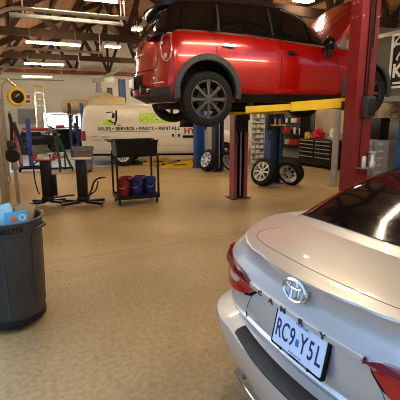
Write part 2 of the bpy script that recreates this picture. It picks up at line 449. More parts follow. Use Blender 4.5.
def put_wheel(parent, loc, outer, name='wheel', spokes=8, rimm='darkmetal', r=.33, w=.22, rimr=.215, steer=0, double=False):
    t, g, h = wheel_meshes(r, w, spokes, rimm, rimr, double)
    o = t.build(name, M['rubber'], parent); o.location = loc; o.rotation_euler = (0, 0, (0 if outer > 0 else PI)+steer)
    g.build('rim', M[rimm], o, angle=30); h.build('brake_disc', M['blackplastic'], o); return o

# ================================================================ THE SETTING
B = lambda: MB()
fl = MB(); fl.box((4.5, 10.4, -.1), (10.2, 23.8, .2)); struct('floor', fl, M['floor'])
gf = MB(); gf.box((1.7, 17.7, .002), (3.7, 8.4, .012)); struct('floor_grey_slab', gf, M['grey_floor'])  # paler grey stretch of floor at the back left
gr = MB(); gr.box((-20.6, 6, -.14), (40, 60, .2)); struct('ground', gr, M['asphalt'])
# left wall with roll-up door openings, the near one open behind the camera
lw = MB(); WX = -.32
for (y0, y1, z0, z1) in ((-1.5, -1.0, 0, 3.97), (4.3, 5.6, 0, 3.97), (-1.0, 4.3, 3.2, 3.97), (8.8, 9.7, 0, 3.97), (5.6, 8.8, 3.2, 3.97), (12.9, 13.3, 0, 3.97), (9.7, 12.9, 3.2, 3.97), (16.5, 22.3, 0, 3.97), (13.3, 16.5, 3.2, 3.97)):
    lw.box((WX-.1, (y0+y1)/2, (z0+z1)/2), (.2, y1-y0, z1-z0))
struct('wall_left', lw, M['block'])
for n, (y0, y1) in enumerate(((5.6, 8.8), (9.7, 12.9))):
    d = MB()
    for k in range(5): d.box((WX-.06, (y0+y1)/2, .32+.64*k), (.05, y1-y0, .63), bev=.012)
    struct('door_%d' % (n+1), d, M['doorwhite'])
# back wall with two windows and gable
bk = MB(); YB = 22.0
wins = ((1.52, 2.82, 1.05, 1.86), (2.95, 4.2, 1.05, 1.86))
bk.box((4.5, YB+.1, .525), (10.2, .2, 1.05)); bk.box((4.5, YB+.1, 2.83), (10.2, .2, 1.94))
for x0, x1 in ((-.6, 1.52), (2.82, 2.95), (4.2, 9.6)): bk.box(((x0+x1)/2, YB+.1, 1.455), (x1-x0, .2, .81))
bk.prism([(-.5, 0), (9.6, 0), (4.55, 2.4)], 0, .18, Matrix.Translation((0, YB+.2, 3.9)) @ Matrix.Rotation(PI/2, 4, 'X'))
struct('wall_back', bk, M['block'])
for n, (x0, x1, z0, z1) in enumerate(wins):
    w = MB()
    for xx in (x0+.02, x1-.02): w.box((xx, YB+.1, (z0+z1)/2), (.04, .1, z1-z0))
    for zz in (z0+.02, z1-.02): w.box(((x0+x1)/2, YB+.1, zz), (x1-x0, .1, .04))
    wo = struct('window_%d' % (n+1), w, M['wallgrey'])
    p = MB(); p.box(((x0+x1)/2, YB+.1, (z0+z1)/2), (x1-x0-.06, .01, z1-z0-.06)); po = p.build('pane', M['glass'], wo, False)
# right wall: white block, dark grey upper part with a metal strip, ply board
rw = MB(); rw.box((9.6, 10.4, 1.95), (.2, 23.8, 3.9)); struct('wall_right', rw, M['block'])
up = MB(); up.box((8.75, 5.5, 3.0), (1.5, 5.0, 1.9)); struct('wall_mezzanine', up, M['wallgrey'])
st = MB(); st.box((7.97, 5.5, 3.46), (.06, 5.0, .09)); struct('trim_2', st, M['galv'])
ply = MB(); ply.box((9.47, 9.6, 1.7), (.05, 2.6, 1.3)); struct('trim_3', ply, M['tanwall'])
fw = MB(); fw.box((4.5, -1.45, 1.95), (10.2, .15, 3.9)); struct('wall_front', fw, M['block'])
# gable roof of boards on steel trusses
RX0, RXM, RX1, RZ0, RZM = -.55, 4.55, 9.65, 3.85, 6.25
rf = MB()
for (xa, za, xb, zb) in ((RX0, RZ0, RXM, RZM), (RXM, RZM, RX1, RZ0)):
    rf.grid([[(xa, -1.5, za), (xa, 22.3, za)], [(xb, -1.5, zb), (xb, 22.3, zb)]])
    rf.grid([[(xa, -1.5, za+.15), (xa, 22.3, za+.15)], [(xb, -1.5, zb+.15), (xb, 22.3, zb+.15)]])
struct('ceiling', rf, M['planks'])
trussY = (-.6, 2.4, 6.75, 10.95, 15.1, 20.2)
for ty in trussY:
    t = MB(); ch = MB()
    ch.box((4.55, ty, 3.66), (9.7, .12, .17))
    c = struct('ceiling_beam', ch, M['chord'] if ty > 18 else M['truss'])
    for sgn in (-1, 1):
        t.beam((RXM, ty, RZM-.1), (RXM+sgn*4.95, ty, RZ0-.02), .14, .16)
        nodes_b = [(4.55+sgn*q, 3.66) for q in (0.0, 1.6, 3.2, 4.4)]
        nodes_t = [(4.55+sgn*q, RZM-.1-q*2.38/5.05) for q in (.8, 2.4, 3.9)]
        for k in range(3):
            t.beam((nodes_b[k][0], ty, nodes_b[k][1]), (nodes_t[k][0], ty, nodes_t[k][1]), .10, .12)
            t.beam((nodes_b[k+1][0], ty, nodes_b[k+1][1]), (nodes_t[k][0], ty, nodes_t[k][1]), .10, .12)
    t.box((4.55, ty, 4.9), (.10, .10, 2.5))
    struct('ceiling_truss', t, M['truss'])
for k, q in enumerate((1.0, 2.1, 3.2, 4.3)):
    for sgn in (-1, 1):
        t = MB(); z = RZM-.05-q*2.4/5.1-.04; t.box((4.55+sgn*q, 10.4, z), (.08, 23.5, .12)); struct('ceiling_purlin', t, M['truss'])

# ================================================================ CEILING LIGHTS
def tube_light(x, y, label, z=3.3, w=1.2):
    t = thing('ceiling_light', label, 'ceiling light', bw(x, y, z), BROT, 'fluorescent ceiling lights')
    h = MB(); h.prism([(-.012, .0), (.012, 0), (.012, .03), (-.012, .03)], -w/2, w/2, Matrix.Rotation(PI/2, 4, 'Y') @ Matrix.Rotation(PI/2, 4, 'Z')); h.build('housing', M['white'], t, False)
    d = MB()
    d.cyl((-w/2+.03, 0, -.02), (w/2-.03, 0, -.02), .019, seg=14)
    d.build('lamp_tube', M['tube'], t)
    for s in (-1, 1):
        e = MB(); e.box((s*(w/2-.015), 0, -.008), (.03, .06, .055)); e.build('end_cap', M['orange'], t, False)
    for s in (-1, 1):
        r = MB(); r.cyl((s*w*.4, 0, .03), (s*w*.4, 0, .32), .006, seg=6); r.build('hanger', M['steel'], t)
    return t
tube_light(1.0, 6.17, 'fluorescent tube light nearest the camera, cut by the top edge of the view', z=3.34)
tube_light(1.05, 9.97, 'long fluorescent tube light, largest seen whole, below the nearest dark roof beam')
tube_light(1.15, 14.0, 'mid-sized fluorescent tube light between two curved door tracks')
tube_light(1.2, 18.6, 'smallest and farthest fluorescent tube light, above the stepladder')
for x, y in ((1.2, 2.2), (3.0, 3.2), (2.9, 1.2), (4.6, .6), (7.2, 2.6), (4.6, 7.4), (7.0, 9.4), (4.6, 10.6), (4.9, 14.2), (7.6, 12.6), (8.4, 15.5), (6.1, 18.6), (7.6, 18.6)):  # unseen tubes added to brighten the bays and the sedan's deck
    tube_light(x, y, 'added fluorescent tube light above the car bays, outside the view or behind the red car', z=3.42)
def led(x, y, label, n=1, z=3.5):
    t = thing('led_panel_light', label, 'ceiling light', bw(x, y, z), BROT, 'square led lights')
    a = MB(); g = MB()
    for k in range(n):
        xo = (k-(n-1)/2)*.2
        a.box((xo, 0, .02), (.2, .22, .05), bev=.01); g.box((xo, 0, -.012), (.165, .185, .016))
    a.build('housing', M['white'], t, False); g.build('lamp_panel', M['led'], t, False)
    s = MB(); s.cyl((0, 0, .04), (0, 0, .16), .008, seg=6); s.build('stem', M['steel'], t)
led(2.67, 11.2, 'bright double square led light hanging right of the long fluorescent tube', 2)
led(2.63, 8.76, 'warm square led light just left of the red car spoiler', 1)
led(5.2, 6.5, 'square led light above the red car windscreen', 2, 3.8)

# ================================================================ OVERHEAD DOOR TRACKS
def track(y, z, x1, label, r=.4, x0=-.18):
    t = thing('door_track', label, 'door track', bw(x0, y, 0), BROT, 'roll-up door tracks')
    path = [(0, 0, 0.0), (0, 0, z-r)]+[(r-r*math.cos(a), 0, z-r+r*math.sin(a)) for a in [PI/2*k/8 for k in range(1, 9)]]+[(x1-x0, 0, z)]
    g = MB(); g.tube(path, .026, 8); g.build('rail', M['galv'], t)
    b = MB(); b.tube([(p[0]+.0, .05, p[2]) for p in path], .012, 6); b.build('lip', M['galv'], t)
    hg = MB(); hg.beam((x1-x0-.05, 0, z+.02), (x1-x0-.05, 0, 3.58), .018, .018); hg.build('hanger', M['galv'], t)
track(5.95, 3.06, 1.66, 'curved steel door track nearest the camera, across the top left corner', .42)
track(9.35, 3.06, 2.0, 'curved steel door track just below the longest whole tube light')
track(12.95, 3.06, 2.1, 'curved steel door track between the middle and farthest tube lights')
track(17.4, 3.06, 2.1, 'farthest curved steel door track, right above the ladder')
# big flat door rail and its angle at the near door
t = thing('door_operator_rail', 'grey flat rail behind the nearest curved door track', 'door rail', bw(.05, 6.3, 3.08), BROT)
g = MB(); g.box((.85, 0, -.03), (1.55, .06, .045)); g.build('rail', M['cabgrey'], t, False)
for hx in (.25, 1.6):
    g = MB(); g.beam((hx, 0, 0), (hx, 0, .5), .018, .018); g.build('hanger', M['galv'], t, False)
# posts and pipes against the left wall
o = MB(); o.box((0, 0, 1.65), (.03, .045, 3.3)); q = o.build('door_jamb_post', M['tanwall'], None, False); q.location = bw(-.19, 6.6, 0); q.rotation_euler.z = BROT
tag(q, 'beige timber jamb post at the far left edge of the view', 'post')
o = MB(); o.cyl((0, 0, 0), (0, 0, 3.4), .028, seg=10); q = o.build('conduit_pipe', M['galv']); q.location = bw(-.15, 7.35, 0)
tag(q, 'grey conduit pipe rising beside the beige jamb post', 'pipe')
o = MB(); o.box((0, 0, 1.6), (.06, .08, 3.2)); q = o.build('jamb_post', M['steel'], None, False); q.location = bw(-.17, 7.9, 0); q.rotation_euler.z = BROT
tag(q, 'dark steel jamb post left of the black chain hoist', 'post')

# black hoist on its post
t = thing('chain_hoist', 'black door hoist clamped on a grey steel post left of the jacks', 'hoist', bw(0.0, 8.42, 0), BROT)
g = MB(); g.box((0, 0, .45), (.07, .07, .9)); g.box((0, 0, .01), (.16, .16, .02)); g.box((0, 0, 1.3), (.05, .05, 1.0)); g.build('post', M['steel'], t, False)
g = MB(); g.lathe([(0, -.12), (.11, -.12), (.135, -.08), (.135, .08), (.11, .12), (0, .12)], 24, Matrix.Translation((-.02, -.10, .99)) @ Matrix.Rotation(PI/2, 4, 'X')); g.build('motor', M['blackplastic'], t)
g = MB(); g.box((-.02, -.05, 1.19), (.16, .14, .14), bev=.02); g.build('gearbox', M['greyplastic'], t)
g = MB(); g.box((0, -.06, .78), (.13, .1, .16), bev=.01); g.build('switch_box', M['steel'], t)
g = MB(); g.tube(smooth_path([(-.13, -.05, 1.15), (-.2, -.05, .95), (-.17, -.05, .7), (-.1, -.08, .55), (-.16, -.06, .4)]), .007, 6); g.build('cable', M['blackplastic'], t)
g = MB(); g.tube(smooth_path([(0, -.02, 1.75), (.02, -.06, 1.55), (0, -.05, 1.35), (-.01, -.04, 1.22)]), .028, 8); g.build('hose', M['blackplastic'], t)
# yellow reel
t = thing('cord_reel', 'round yellow cord reel hanging beside the door track', 'cord reel', bw(.15, 8.2, 2.05), BROT)
AXY = Matrix.Rotation(PI/2, 4, 'X') @ Matrix.Rotation(R(18), 4, 'Y')
g = MB(); g.lathe([(.09, -.05), (.15, -.05), (.165, -.035), (.165, .035), (.15, .05), (.09, .05), (.09, -.05)], 28, AXY); g.build('drum', M['yellow'], t)
g = MB(); g.lathe([(0, -.055), (.105, -.055), (.115, .05), (0, .055)], 20, AXY); g.build('hub', M['blackplastic'], t)
g = MB(); g.beam((-.02, -.07, 0), (.05, -.075, .05), .05, .02); g.build('crank', M['steel'], t)
g = MB(); g.beam((0, .0, .18), (-.14, .1, .32), .03, .03); g.beam((-.14, .1, .32), (-.26, .12, .32), .03, .03); g.build('bracket', M['steel'], t)

# ================================================================ SILVER SEDAN (foreground)
SED = thing('sedan', 'silver sedan in the foreground seen from behind with a white licence plate', 'car', (.350, 1.448, 0), R(-63.8))
TOPZ = [(-.05, 1.100), (.05, 1.106), (.13, 1.113), (.5, 1.121), (.8, 1.100), (1.3, 1.06), (1.9, 1.02), (3.2, .985), (3.6, .965), (4.4, .86), (4.8, .74), (4.95, .70)]
def sed_z(t, x, y):
    top = interp(TOPZ, y)
    if t <= 0: return .66+t
    return .66+(top-.66)*t
LV = [  # t<=0: height .66+t
 dict(t=-.42, g=(.80, .22, 4.70, .40, .40, .5, .5, .05, .10)),
 dict(t=-.41, g=(.885, .115, 4.78, .43, .42, .6, .6, .05, .14)),
 dict(t=-.33, g=(.920, .055, 4.84, .42, .40, .6, .6, .06, .16)),
 dict(t=-.20, g=(.934, .008, 4.88, .41, .39, .6, .6, .06, .16)),
 dict(t=-.085, g=(.940, -.022, 4.88, .40, .38, .6, .6, .06, .16)),
 dict(t=-.05, g=(.940, -.020, 4.88, .40, .38, .6, .6, .06, .16)),
 dict(t=-.034, g=(.934, .002, 4.875, .41, .39, .6, .6, .06, .16)),
 dict(t=-.012, g=(.920, .050, 4.86, .46, .42, .6, .6, .05, .16)),
 dict(t=.012, g=(.913, .085, 4.86, .48, .43, .6, .6, .045, .16)),
 dict(t=.045, g=(.911, .085, 4.85, .48, .43, .6, .6, .035, .16)),
 dict(t=.052, g=(.911, .060, 4.85, .48, .43, .6, .6, .035, .16)),
 dict(t=.085, g=(.911, .058, 4.85, .48, .43, .6, .6, .030, .16)),
 dict(t=.115, g=(.911, .072, 4.85, .48, .43, .6, .6, .024, .16)),
 dict(t=.20, g=(.910, .072, 4.84, .47, .42, .6, .6, .012, .16)),
 dict(t=.42, g=(.908, .075, 4.82, .46, .41, .6, .6, .004, .16)),
 dict(t=.56, g=(.903, .080, 4.80, .46, .41, .6, .6, .002, .16)),
 dict(t=.595, g=(.900, .060, 4.79, .47, .42, .6, .6, .010, .16)),
 dict(t=.62, g=(.898, .030, 4.79, .48, .44, .6, .6, .026, .16)),
 dict(t=.66, g=(.896, .030, 4.78, .48, .45, .6, .6, .028, .16)),
 dict(t=.78, g=(.885, .050, 4.76, .50, .52, .6, .6, .028, .16)),
 dict(t=.88, g=(.875, .050, 4.74, .53, .65, .6, .6, .030, .16)),
 dict(t=.945, g=(.868, .038, 4.72, .56, .78, .6, .6, .032, .16)),
 dict(t=.982, g=(.862, .024, 4.70, .57, .84, .6, .6, .034, .16)),
 dict(t=.998, g=(.852, .023, 4.68, .58, .85, .6, .6, .034, .16)),
 dict(t=1.0, g=(.845, .027, 4.66, .58, .86, .6, .6, .034, .16)),
]
body = ring_body(LV, sed_z, .012).build('body', M['silver'], SED, angle=42)
WR = .335
carve(body, [(s*1.05, s*.66, y, WR, .385) for s in (1, -1) for y in (.98, 3.80)], M['frameblack'])
ST = [(.50, .70, 1.10, .69, 1.112), (.56, .715, 1.122, .69, 1.128), (.62, .75, 1.120, .675, 1.150), (.74, .79, 1.112, .655, 1.208), (.90, .825, 1.10, .632, 1.278), (1.14, .845, 1.085, .598, 1.352), (1.36, .85, 1.07, .578, 1.402), (1.5, .85, 1.06, .575, 1.420),
      (1.9, .85, 1.03, .575, 1.440), (2.3, .85, 1.01, .575, 1.445), (2.7, .845, .99, .572, 1.425), (2.95, .84, .98, .565, 1.375), (3.3, .80, .97, .58, 1.20), (3.62, .76, .955, .66, .985), (3.75, .70, .93, .66, .935)]
cab = greenhouse(ST, crown=.02).build('cabin', M['silver'], SED, angle=42)
bv = bvh_of(cab); bb = bvh_of(body); ball = bvh_of(body, cab)
# glass
rg = [(x/10*.685, .602-.03*(1-(x/10)**2)) for x in range(-10, 11)]+[(.672, .66), (.64, .80), (.60, 1.05), (.555, 1.38)]+[(x/10*.50, 1.40) for x in range(9, -10, -3)]+[(-.555, 1.38), (-.60, 1.05), (-.64, .80), (-.672, .66)]
conform(bv, rg, 'Z', .06, .002, .004).build('rear_window', M['darkglass'], SED, angle=60)
conform(bv, [(-.62, 3.56), (-.3, 3.62), (.3, 3.62), (.62, 3.56), (.52, 2.86), (.3, 2.82), (-.3, 2.82), (-.52, 2.86)], 'Z', .09, .002, .004).build('windscreen', M['darkglass'], SED, angle=60)
for s in (1, -1):
    conform(bv, [(1.02, 1.14), (1.22, 1.30), (1.55, 1.385), (1.92, 1.40), (1.92, 1.09)], 'X', .1, .002, .004, s).build('side_window', M['darkglass'], SED)
    conform(bv, [(1.97, 1.09), (1.97, 1.40), (2.5, 1.395), (2.85, 1.33), (3.2, 1.12), (3.3, 1.04)], 'X', .1, .002, .004, s).build('side_window', M['darkglass'], SED)
# spoiler seam, strip, bumper step pad
seam = [(-.53, .36), (-.545, .29), (-.54, .235), (-.50, .185), (-.44, .150), (-.3, .118), (0, .10), (.3, .118), (.44, .150), (.50, .185), (.54, .235), (.545, .29), (.53, .36)]
ribbon(bb, smooth_path([(a, b, 0) for a, b in seam], 3) and [(p.x, p.y) for p in smooth_path([(a, b, 0) for a, b in seam], 3)], 'Z', .0035, step=.1, off=.0, th=.0008).build('boot_lid_seam', M['greyplastic'], SED)
strip = MB(); P = []
for i in range(33):
    x = -.335+.67*i/32; yb = .030+.026*(x/.42)**2
    P.append([(x, yb+.02, .922), (x, yb-.006, .922), (x, yb-.012, .927), (x, yb-.012, .945), (x, yb-.006, .950), (x, yb+.02, .950)])
strip.grid(P); strip.build('trim_strip', M['silver'], SED)
pad = MB(); P = []
for i in range(41):
    x = -.455+.91*i/40; yb = .06*(min(abs(x), .45)/.45)**2
    P.append([(x, yb-.026, .604), (x, yb-.030, .620), (x, yb-.022, .636), (x, yb-.005, .643), (x, yb+.03, .648), (x, yb+.045, .644), (x, yb+.045, .612)])
pad.grid(P); pad.bm.faces.new([v for v in pad.bm.verts[:7]]); pad.bm.faces.new([v for v in list(pad.bm.verts)[-7:]][::-1])
pad.build('bumper_step_pad', M['padplastic'], SED)
# boot lid lower edge shadow gap
ribbon(bb, [(x/10*.44,   .668+.010*(x/10)**4) for x in range(-10, 11)], 'Y', .012, step=.06, off=-.002, th=.003).build('boot_lid_gap', M['frameblack'], SED)
for s in (1, -1):
    ribbon(bb, [(s*.34, .90), (s*.385, .84), (s*.43, .76), (s*.447, .70)], 'Y', .0035, step=.05, off=-.001, th=.002).build('boot_lid_side_gap', M['greyplastic'], SED)
# lower valance and exhaust
g = MB(); g.tube([(x/10*.64, .10+.055*(x/10)**2-.01, .246) for x in range(-10, 11)], .005, 6); g.build('valance_trim', M['chrome'], SED)
g = MB(); g.lathe([(.0, 0), (.034, 0), (.038, .0), (.04, .02), (.04, .2), (0, .2)], 20, Matrix.Translation((-.62, .165, .232)) @ Matrix.Rotation(-PI/2, 4, 'X')); g.build('exhaust_tip', M['steel'], SED)
# tail lamps
for s in (1, -1):
    L = [(.318, .930), (.40, .958), (.46, .968), (.55, .975), (.66, .978), (.76, .975), (.815, .965), (.83, .93), (.80, .87), (.74, .828), (.66, .812), (.56, .818), (.48, .832), (.42, .848), (.365, .885)]
    lamp = conform(bb, [(s*a, b) for a, b in L], 'Y', .03, .003, .012).build('tail_lamp', M['lampred'], SED, angle=60)
    conform(bb, [(s*a, b) for a, b in [(.33, .938), (.40, .962), (.46, .972), (.55, .979), (.66, .982), (.76, .979), (.81, .97), (.80, .95), (.72, .955), (.6, .955), (.5, .948), (.42, .94)]], 'Y', .03, .013, .008).build('lamp_band', M['lampdark'], lamp, angle=60)
    conform(bb, [(s*a, b) for a, b in [(.47, .912), (.51, .916), (.58, .912), (.61, .90), (.60, .882), (.55, .876), (.50, .88), (.475, .893)]], 'Y', .03, .014, .006).build('reversing_lens', M['lampclear'], lamp, angle=60)
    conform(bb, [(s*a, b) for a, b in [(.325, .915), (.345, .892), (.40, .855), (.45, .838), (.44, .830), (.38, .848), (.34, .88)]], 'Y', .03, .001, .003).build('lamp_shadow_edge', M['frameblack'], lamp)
# emblem
ec = Vector((-.003, .030, 1.045)); em = frame(ec, (1, 0, 0), (0, .12, 1))
def ell(a, b, r, cx=0, cy=0, n=36): return [em @ Vector((cx+a*math.cos(2*PI*k/n), cy+b*math.sin(2*PI*k/n), .006)) for k in range(n)]
g = MB(); g.tube(ell(.064, .043, 0), .0072, 8, True); g.tube(ell(.0215, .041, 0), .0066, 8, True); g.tube(ell(.046, .0155, 0, 0, .0225), .0066, 8, True); emb = g.build('emblem', M['chrome'], SED)
g = MB(); g.prism([(.060*math.cos(2*PI*k/30), .040*math.sin(2*PI*k/30)) for k in range(30)], -.016, .003, em); g.build('emblem_backing', M['silver'], emb, False)
# model lettering on the strip
for ch, x in zip('CAMRY', (-.235, -.148, -.06, .05, .165)):
    text('model_letter', ch, .032, M['darkmetal'], SED, frame(Vector((x, .0165+.026*(x/.42)**2, .936)), (1, 0, 0), (0, 0, 1)), .003, xs=1.35, bold=.0008)
# plate
pm = frame(Vector((-.001, .0575, .8185)), (1, 0, 0), (0, .20, 1))
def rrect(w, h, r, n=4):
    P = []
    for cx, cy, a in ((w/2-r, h/2-r, 0), (-w/2+r, h/2-r, 90), (-w/2+r, -h/2+r, 180), (w/2-r, -h/2+r, 270)):
        for k in range(n+1): b = R(a+90*k/n); P.append((cx+r*math.cos(b), cy+r*math.sin(b)))
    return P
g = MB(); g.prism(rrect(.322, .172, .010), -.012, .003, pm); fr = g.build('plate_frame', M['frameblack'], SED)
g = MB(); g.prism(rrect(.300, .150, .008), .003, .0055, pm); pl = g.build('license_plate', M['platewhite'], SED)
for ch, x in (('R', -.122), ('C', -.078), ('9', -.034), ('Y', .034), ('5', .079), ('L', .121)):
    text('plate_character', ch, .112, M['plateblue'], pl, pm @ Matrix.Translation((x, -.006, .0062)), .0006, xs=.60, bold=.0012)
g = MB(); g.box((0, -.012, .0062), (.019, .03, .0012), mtx=pm); g.build('plate_emblem', M['platemid'], pl, False)
text('plate_heading', 'MISSOURI', .017, M['platemid'], pl, pm @ Matrix.Translation((0.01, .062, .0062)), .0005)
text('plate_caption', 'SHOW-ME STATE', .010, M['platemid'], pl, pm @ Matrix.Translation((0, -.067, .0062)), .0005)
for x, y in ((-.085, .078), (.085, .078), (-.085, -.08), (.085, -.08)):
    g = MB(); g.lathe([(0, .012), (.005, .012), (.007, .009), (.007, .004), (0, .004)], 10, pm @ Matrix.Translation((x, y, 0))); g.build('plate_screw', M['frameblack'], fr)
for sx in (-1, 1):
    g = MB(); g.tube([pm @ Vector((sx*.060+k*.010, -.0805+.004*(k % 2), .006)) for k in range(-3, 4)], .003, 5); g.build('frame_ornament', M['darkmetal'], fr)
for s in (1, -1):
    for y in (.98, 3.80): put_wheel(SED, (s*.80, y, WR), s, spokes=5, rimm='alloy', r=WR, w=.215, rimr=.22)
    g = MB(); g.blob((s*.97, 2.95, 1.06), (.10, .06, .075), .05, 1, 3); g.beam((s*.84, 2.98, 1.02), (s*.92, 2.96, 1.03), .05, .03); g.build('side_mirror', M['silver'], SED)
    for y in (1.35, 2.35): conform(bb, [(y, .90), (y+.2, .905), (y+.2, .925), (y, .925)], 'X', .05, .01, .012, s).build('door_handle', M['silver'], SED)
    for y in (1.25, 2.0, 3.15): ribbon(bb, [(y, .32), (y+.02, .6), (y+.02, .97)], 'X', .007, step=.1, off=-.001, th=.002, side=s).build('door_seam', M['frameblack'], SED)

# ================================================================ RED HATCHBACK ON THE LIFT
LIFT = 1.649
def small_suv(root, paint, roofm):
    TZ = [(0., 1.10), (.2, 1.115), (.9, 1.115), (1.4, 1.10), (2.1, 1.045), (2.6, 1.01), (3.0, .99), (3.6, .90), (4.0, .76), (4.1, .70)]
    def zf(t, x, y): return .28+(interp(TZ, y)-.28)*t
    lv = [
     dict(t=-.06, g=(.74, .20, 3.80, .35, .3, .5, .7, .06, .10)),
     dict(t=.0, g=(.80, .07, 3.90, .42, .32, .5, .7, .10, .12)),
     dict(t=.06, g=(.85, -.07, 3.94, .44, .34, .55, .75, .15, .14)),
     dict(t=.16, g=(.872, -.095, 3.97, .45, .36, .55, .75, .17, .14)),
     dict(t=.30, g=(.880, -.085, 3.98, .45, .36, .55, .75, .17, .14)),
     dict(t=.36, g=(.882, -.07, 3.97, .45, .36, .55, .75, .17, .14)),
     dict(t=.42, g=(.884, -.045, 3.96, .45, .35, .55, .75, .16, .14)),
     dict(t=.60, g=(.882, -.02, 3.93, .42, .33, .55, .75, .14, .14)),
     dict(t=.80, g=(.868, .00, 3.88, .38, .32, .55, .75, .13, .14)),
     dict(t=.94, g=(.845, .035, 3.92, .35, .32, .55, .75, .12, .14)),
     dict(t=.985, g=(.832, .055, 3.88, .34, .32, .55, .75, .12, .14)),
     dict(t=1.0, g=(.815, .08, 3.84, .34, .32, .55, .75, .12, .14))]
    bd = ring_body(lv, zf, .02).build('body', paint, root, angle=42)
    WY = ((.735, .345), (3.31, .40))
    carve(bd, [(s*1.05, s*.60, y, z+.02, .40) for s in (1, -1) for y, z in WY], M['frameblack'])
    stn = [(.07, .68, 1.09, .50, 1.11), (.13, .77, 1.10, .60, 1.20), (.22, .81, 1.11, .63, 1.36), (.33, .818, 1.112, .645, 1.475), (.42, .82, 1.113, .65, 1.505), (.9, .825, 1.113, .66, 1.535), (1.5, .825, 1.10, .66, 1.545), (1.95, .825, 1.065, .65, 1.525), (2.25, .82, 1.03, .635, 1.455),
           (2.5, .80, 1.015, .62, 1.28), (2.75, .77, 1.0, .64, 1.08), (2.9, .74, .97, .66, .98)]
    cb = greenhouse(stn, crown=.025).build('cabin', roofm, root, angle=42)
    return bd, cb, WY
MIN = thing('red_hatchback', 'red hatchback with black roof raised high on the red two-post lift', 'car', (-.872, 5.965, LIFT), R(-70.0))
mbody, mcab, WY = small_suv(MIN, M['redpaint'], M['blackgloss'])
mb_, mc_ = bvh_of(mbody), bvh_of(mcab)
for s in (1, -1):
    # glass
    conform(mc_, [(.24, 1.16), (.36, 1.38), (.44, 1.455), (.86, 1.475), (.83, 1.15)], 'X', .1, .002, .004, s).build('quarter_window', M['darkglass'], MIN)
    conform(mc_, [(.93, 1.15), (.95, 1.475), (1.60, 1.48), (1.66, 1.14)], 'X', .1, .002, .004, s).build('rear_door_window', M['darkglass'], MIN)
    conform(mc_, [(1.80, 1.125), (1.78, 1.475), (1.98, 1.465), (2.24, 1.40), (2.5, 1.19), (2.6, 1.06)], 'X', .1, .002, .004, s).build('front_door_window', M['darkglass'], MIN)
    ribbon(mc_, [(.90, 1.13), (.915, 1.30), (.93, 1.48)], 'X', .03, step=.1, off=.002, th=.006, side=s).build('window_pillar', M['darkmetal'], MIN)
    ribbon(mc_, [(1.70, 1.12), (1.695, 1.30), (1.69, 1.48)], 'X', .022, step=.1, off=.002, th=.006, side=s).build('window_pillar', M['darkmetal'], MIN)
    ribbon(mb_, [(.20, 1.098), (.5, 1.102), (.9, 1.100), (1.3, 1.088), (1.7, 1.06), (2.1, 1.028), (2.6, .997)], 'X', .018, step=.1, off=.004, th=.010, side=s).build('belt_trim', M['chrome'], MIN)
    ribbon(mc_, [(1.90, 1.49), (2.12, 1.445), (2.3, 1.36), (2.5, 1.19), (2.64, 1.06)], 'X', .022, step=.1, off=.006, th=.008, side=s).build('windscreen_trim', M['steel'], MIN)
    # arches, sills, seams, handles
    for y, z in WY:
        arc = MB(); P = []
        for k in range(25):
            a = R(-12)+R(204)*k/24; c, sn = math.cos(a), math.sin(a); row = []
            for rr, xx in ((.388, .80), (.388, .893), (.40, .903), (.450, .900), (.472, .890), (.472, .80)):
                row.append((s*xx, y+rr*c, z+.02+rr*sn))
            P.append(row)
        arc.grid(P); arc.build('wheel_arch', M['greyplastic'], MIN)
    conform(mb_, [(1.17, .235), (2.87, .26), (2.87, .345), (1.17, .345)], 'X', .1, .004, .014, s).build('sill', M['blackplastic'], MIN)
    for ln in ([(.845, 1.09), (.85, .78), (.95, .74)], [(1.80, 1.05), (1.82, .7), (1.80, .36)], [(2.70, .98), (2.78, .7), (2.80, .5)]):
        ribbon(mb_, ln, 'X', .008, step=.1, off=-.001, th=.003, side=s).build('door_seam', M['frameblack'], MIN)
    for y, z in ((.93, .945), (1.87, .895)):
        hd = conform(mb_, [(y, z), (y+.02, z+.022), (y+.18, z+.014), (y+.2, z-.008), (y+.18, z-.022), (y+.02, z-.018)], 'X', .03, .012, .014, s).build('door_handle', M['chrome'], MIN)
        conform(mb_, [(y+.04, z-.02), (y+.06, z-.008), (y+.15, z-.012), (y+.16, z-.03), (y+.1, z-.045)], 'X', .03, .001, .002, s).build('handle_recess', M['frameblack'], hd)
    # mirror
    g = MB(); g.blob((s*1.0, 2.50, 1.02), (.09, .075, .105), .04, 1, 3); mo = g.build('side_mirror', M['blackgloss'], MIN)
    g = MB(); g.beam((s*.86, 2.54, .95), (s*.98, 2.51, .94), .06, .05); g.box((s*1.0, 2.49, .90), (.10, .08, .12), bev=.02); g.build('mirror_foot', M['blackplastic'], mo)
    # tail lamp with chrome ring
    LX = [(.665, .99), (.68, 1.04), (.72, 1.062), (.79, 1.062), (.82, 1.03), (.838, .90), (.84, .84), (.828, .77), (.79, .735), (.735, .745), (.70, .80), (.675, .90)]
    cv, back = turned(mbody, s*R(37))
    g = conform(cv, [(s*a, b) for a, b in LX], 'Y', .025, .004, .012); bmesh.ops.transform(g.bm, matrix=back, verts=g.bm.verts); lp = g.build('tail_lamp', M['lampred'], MIN, angle=60)
    ring = []
    for k in range(len(LX)):
        for q in range(3):
            a, b = Vector(LX[k]).lerp(Vector(LX[(k+1) % len(LX)]), q/3); h, n, _, _ = cv.ray_cast(Vector((s*a, -10, b)), Vector((0, 1, 0)))
            if h: ring.append(back @ (h+(n if n.y < 0 else -n)*.013))
    g = MB(); g.tube(ring, .009, 8, True); g.build('lamp_ring', M['chrome'], lp)
    g = conform(cv, [(s*.755+s*.026*math.cos(2*PI*k/14), .80+.032*math.sin(2*PI*k/14)) for k in range(14)], 'Y', .02, .012, .008); bmesh.ops.transform(g.bm, matrix=back, verts=g.bm.verts); g.build('reversing_lens', M['lampclear'], lp)
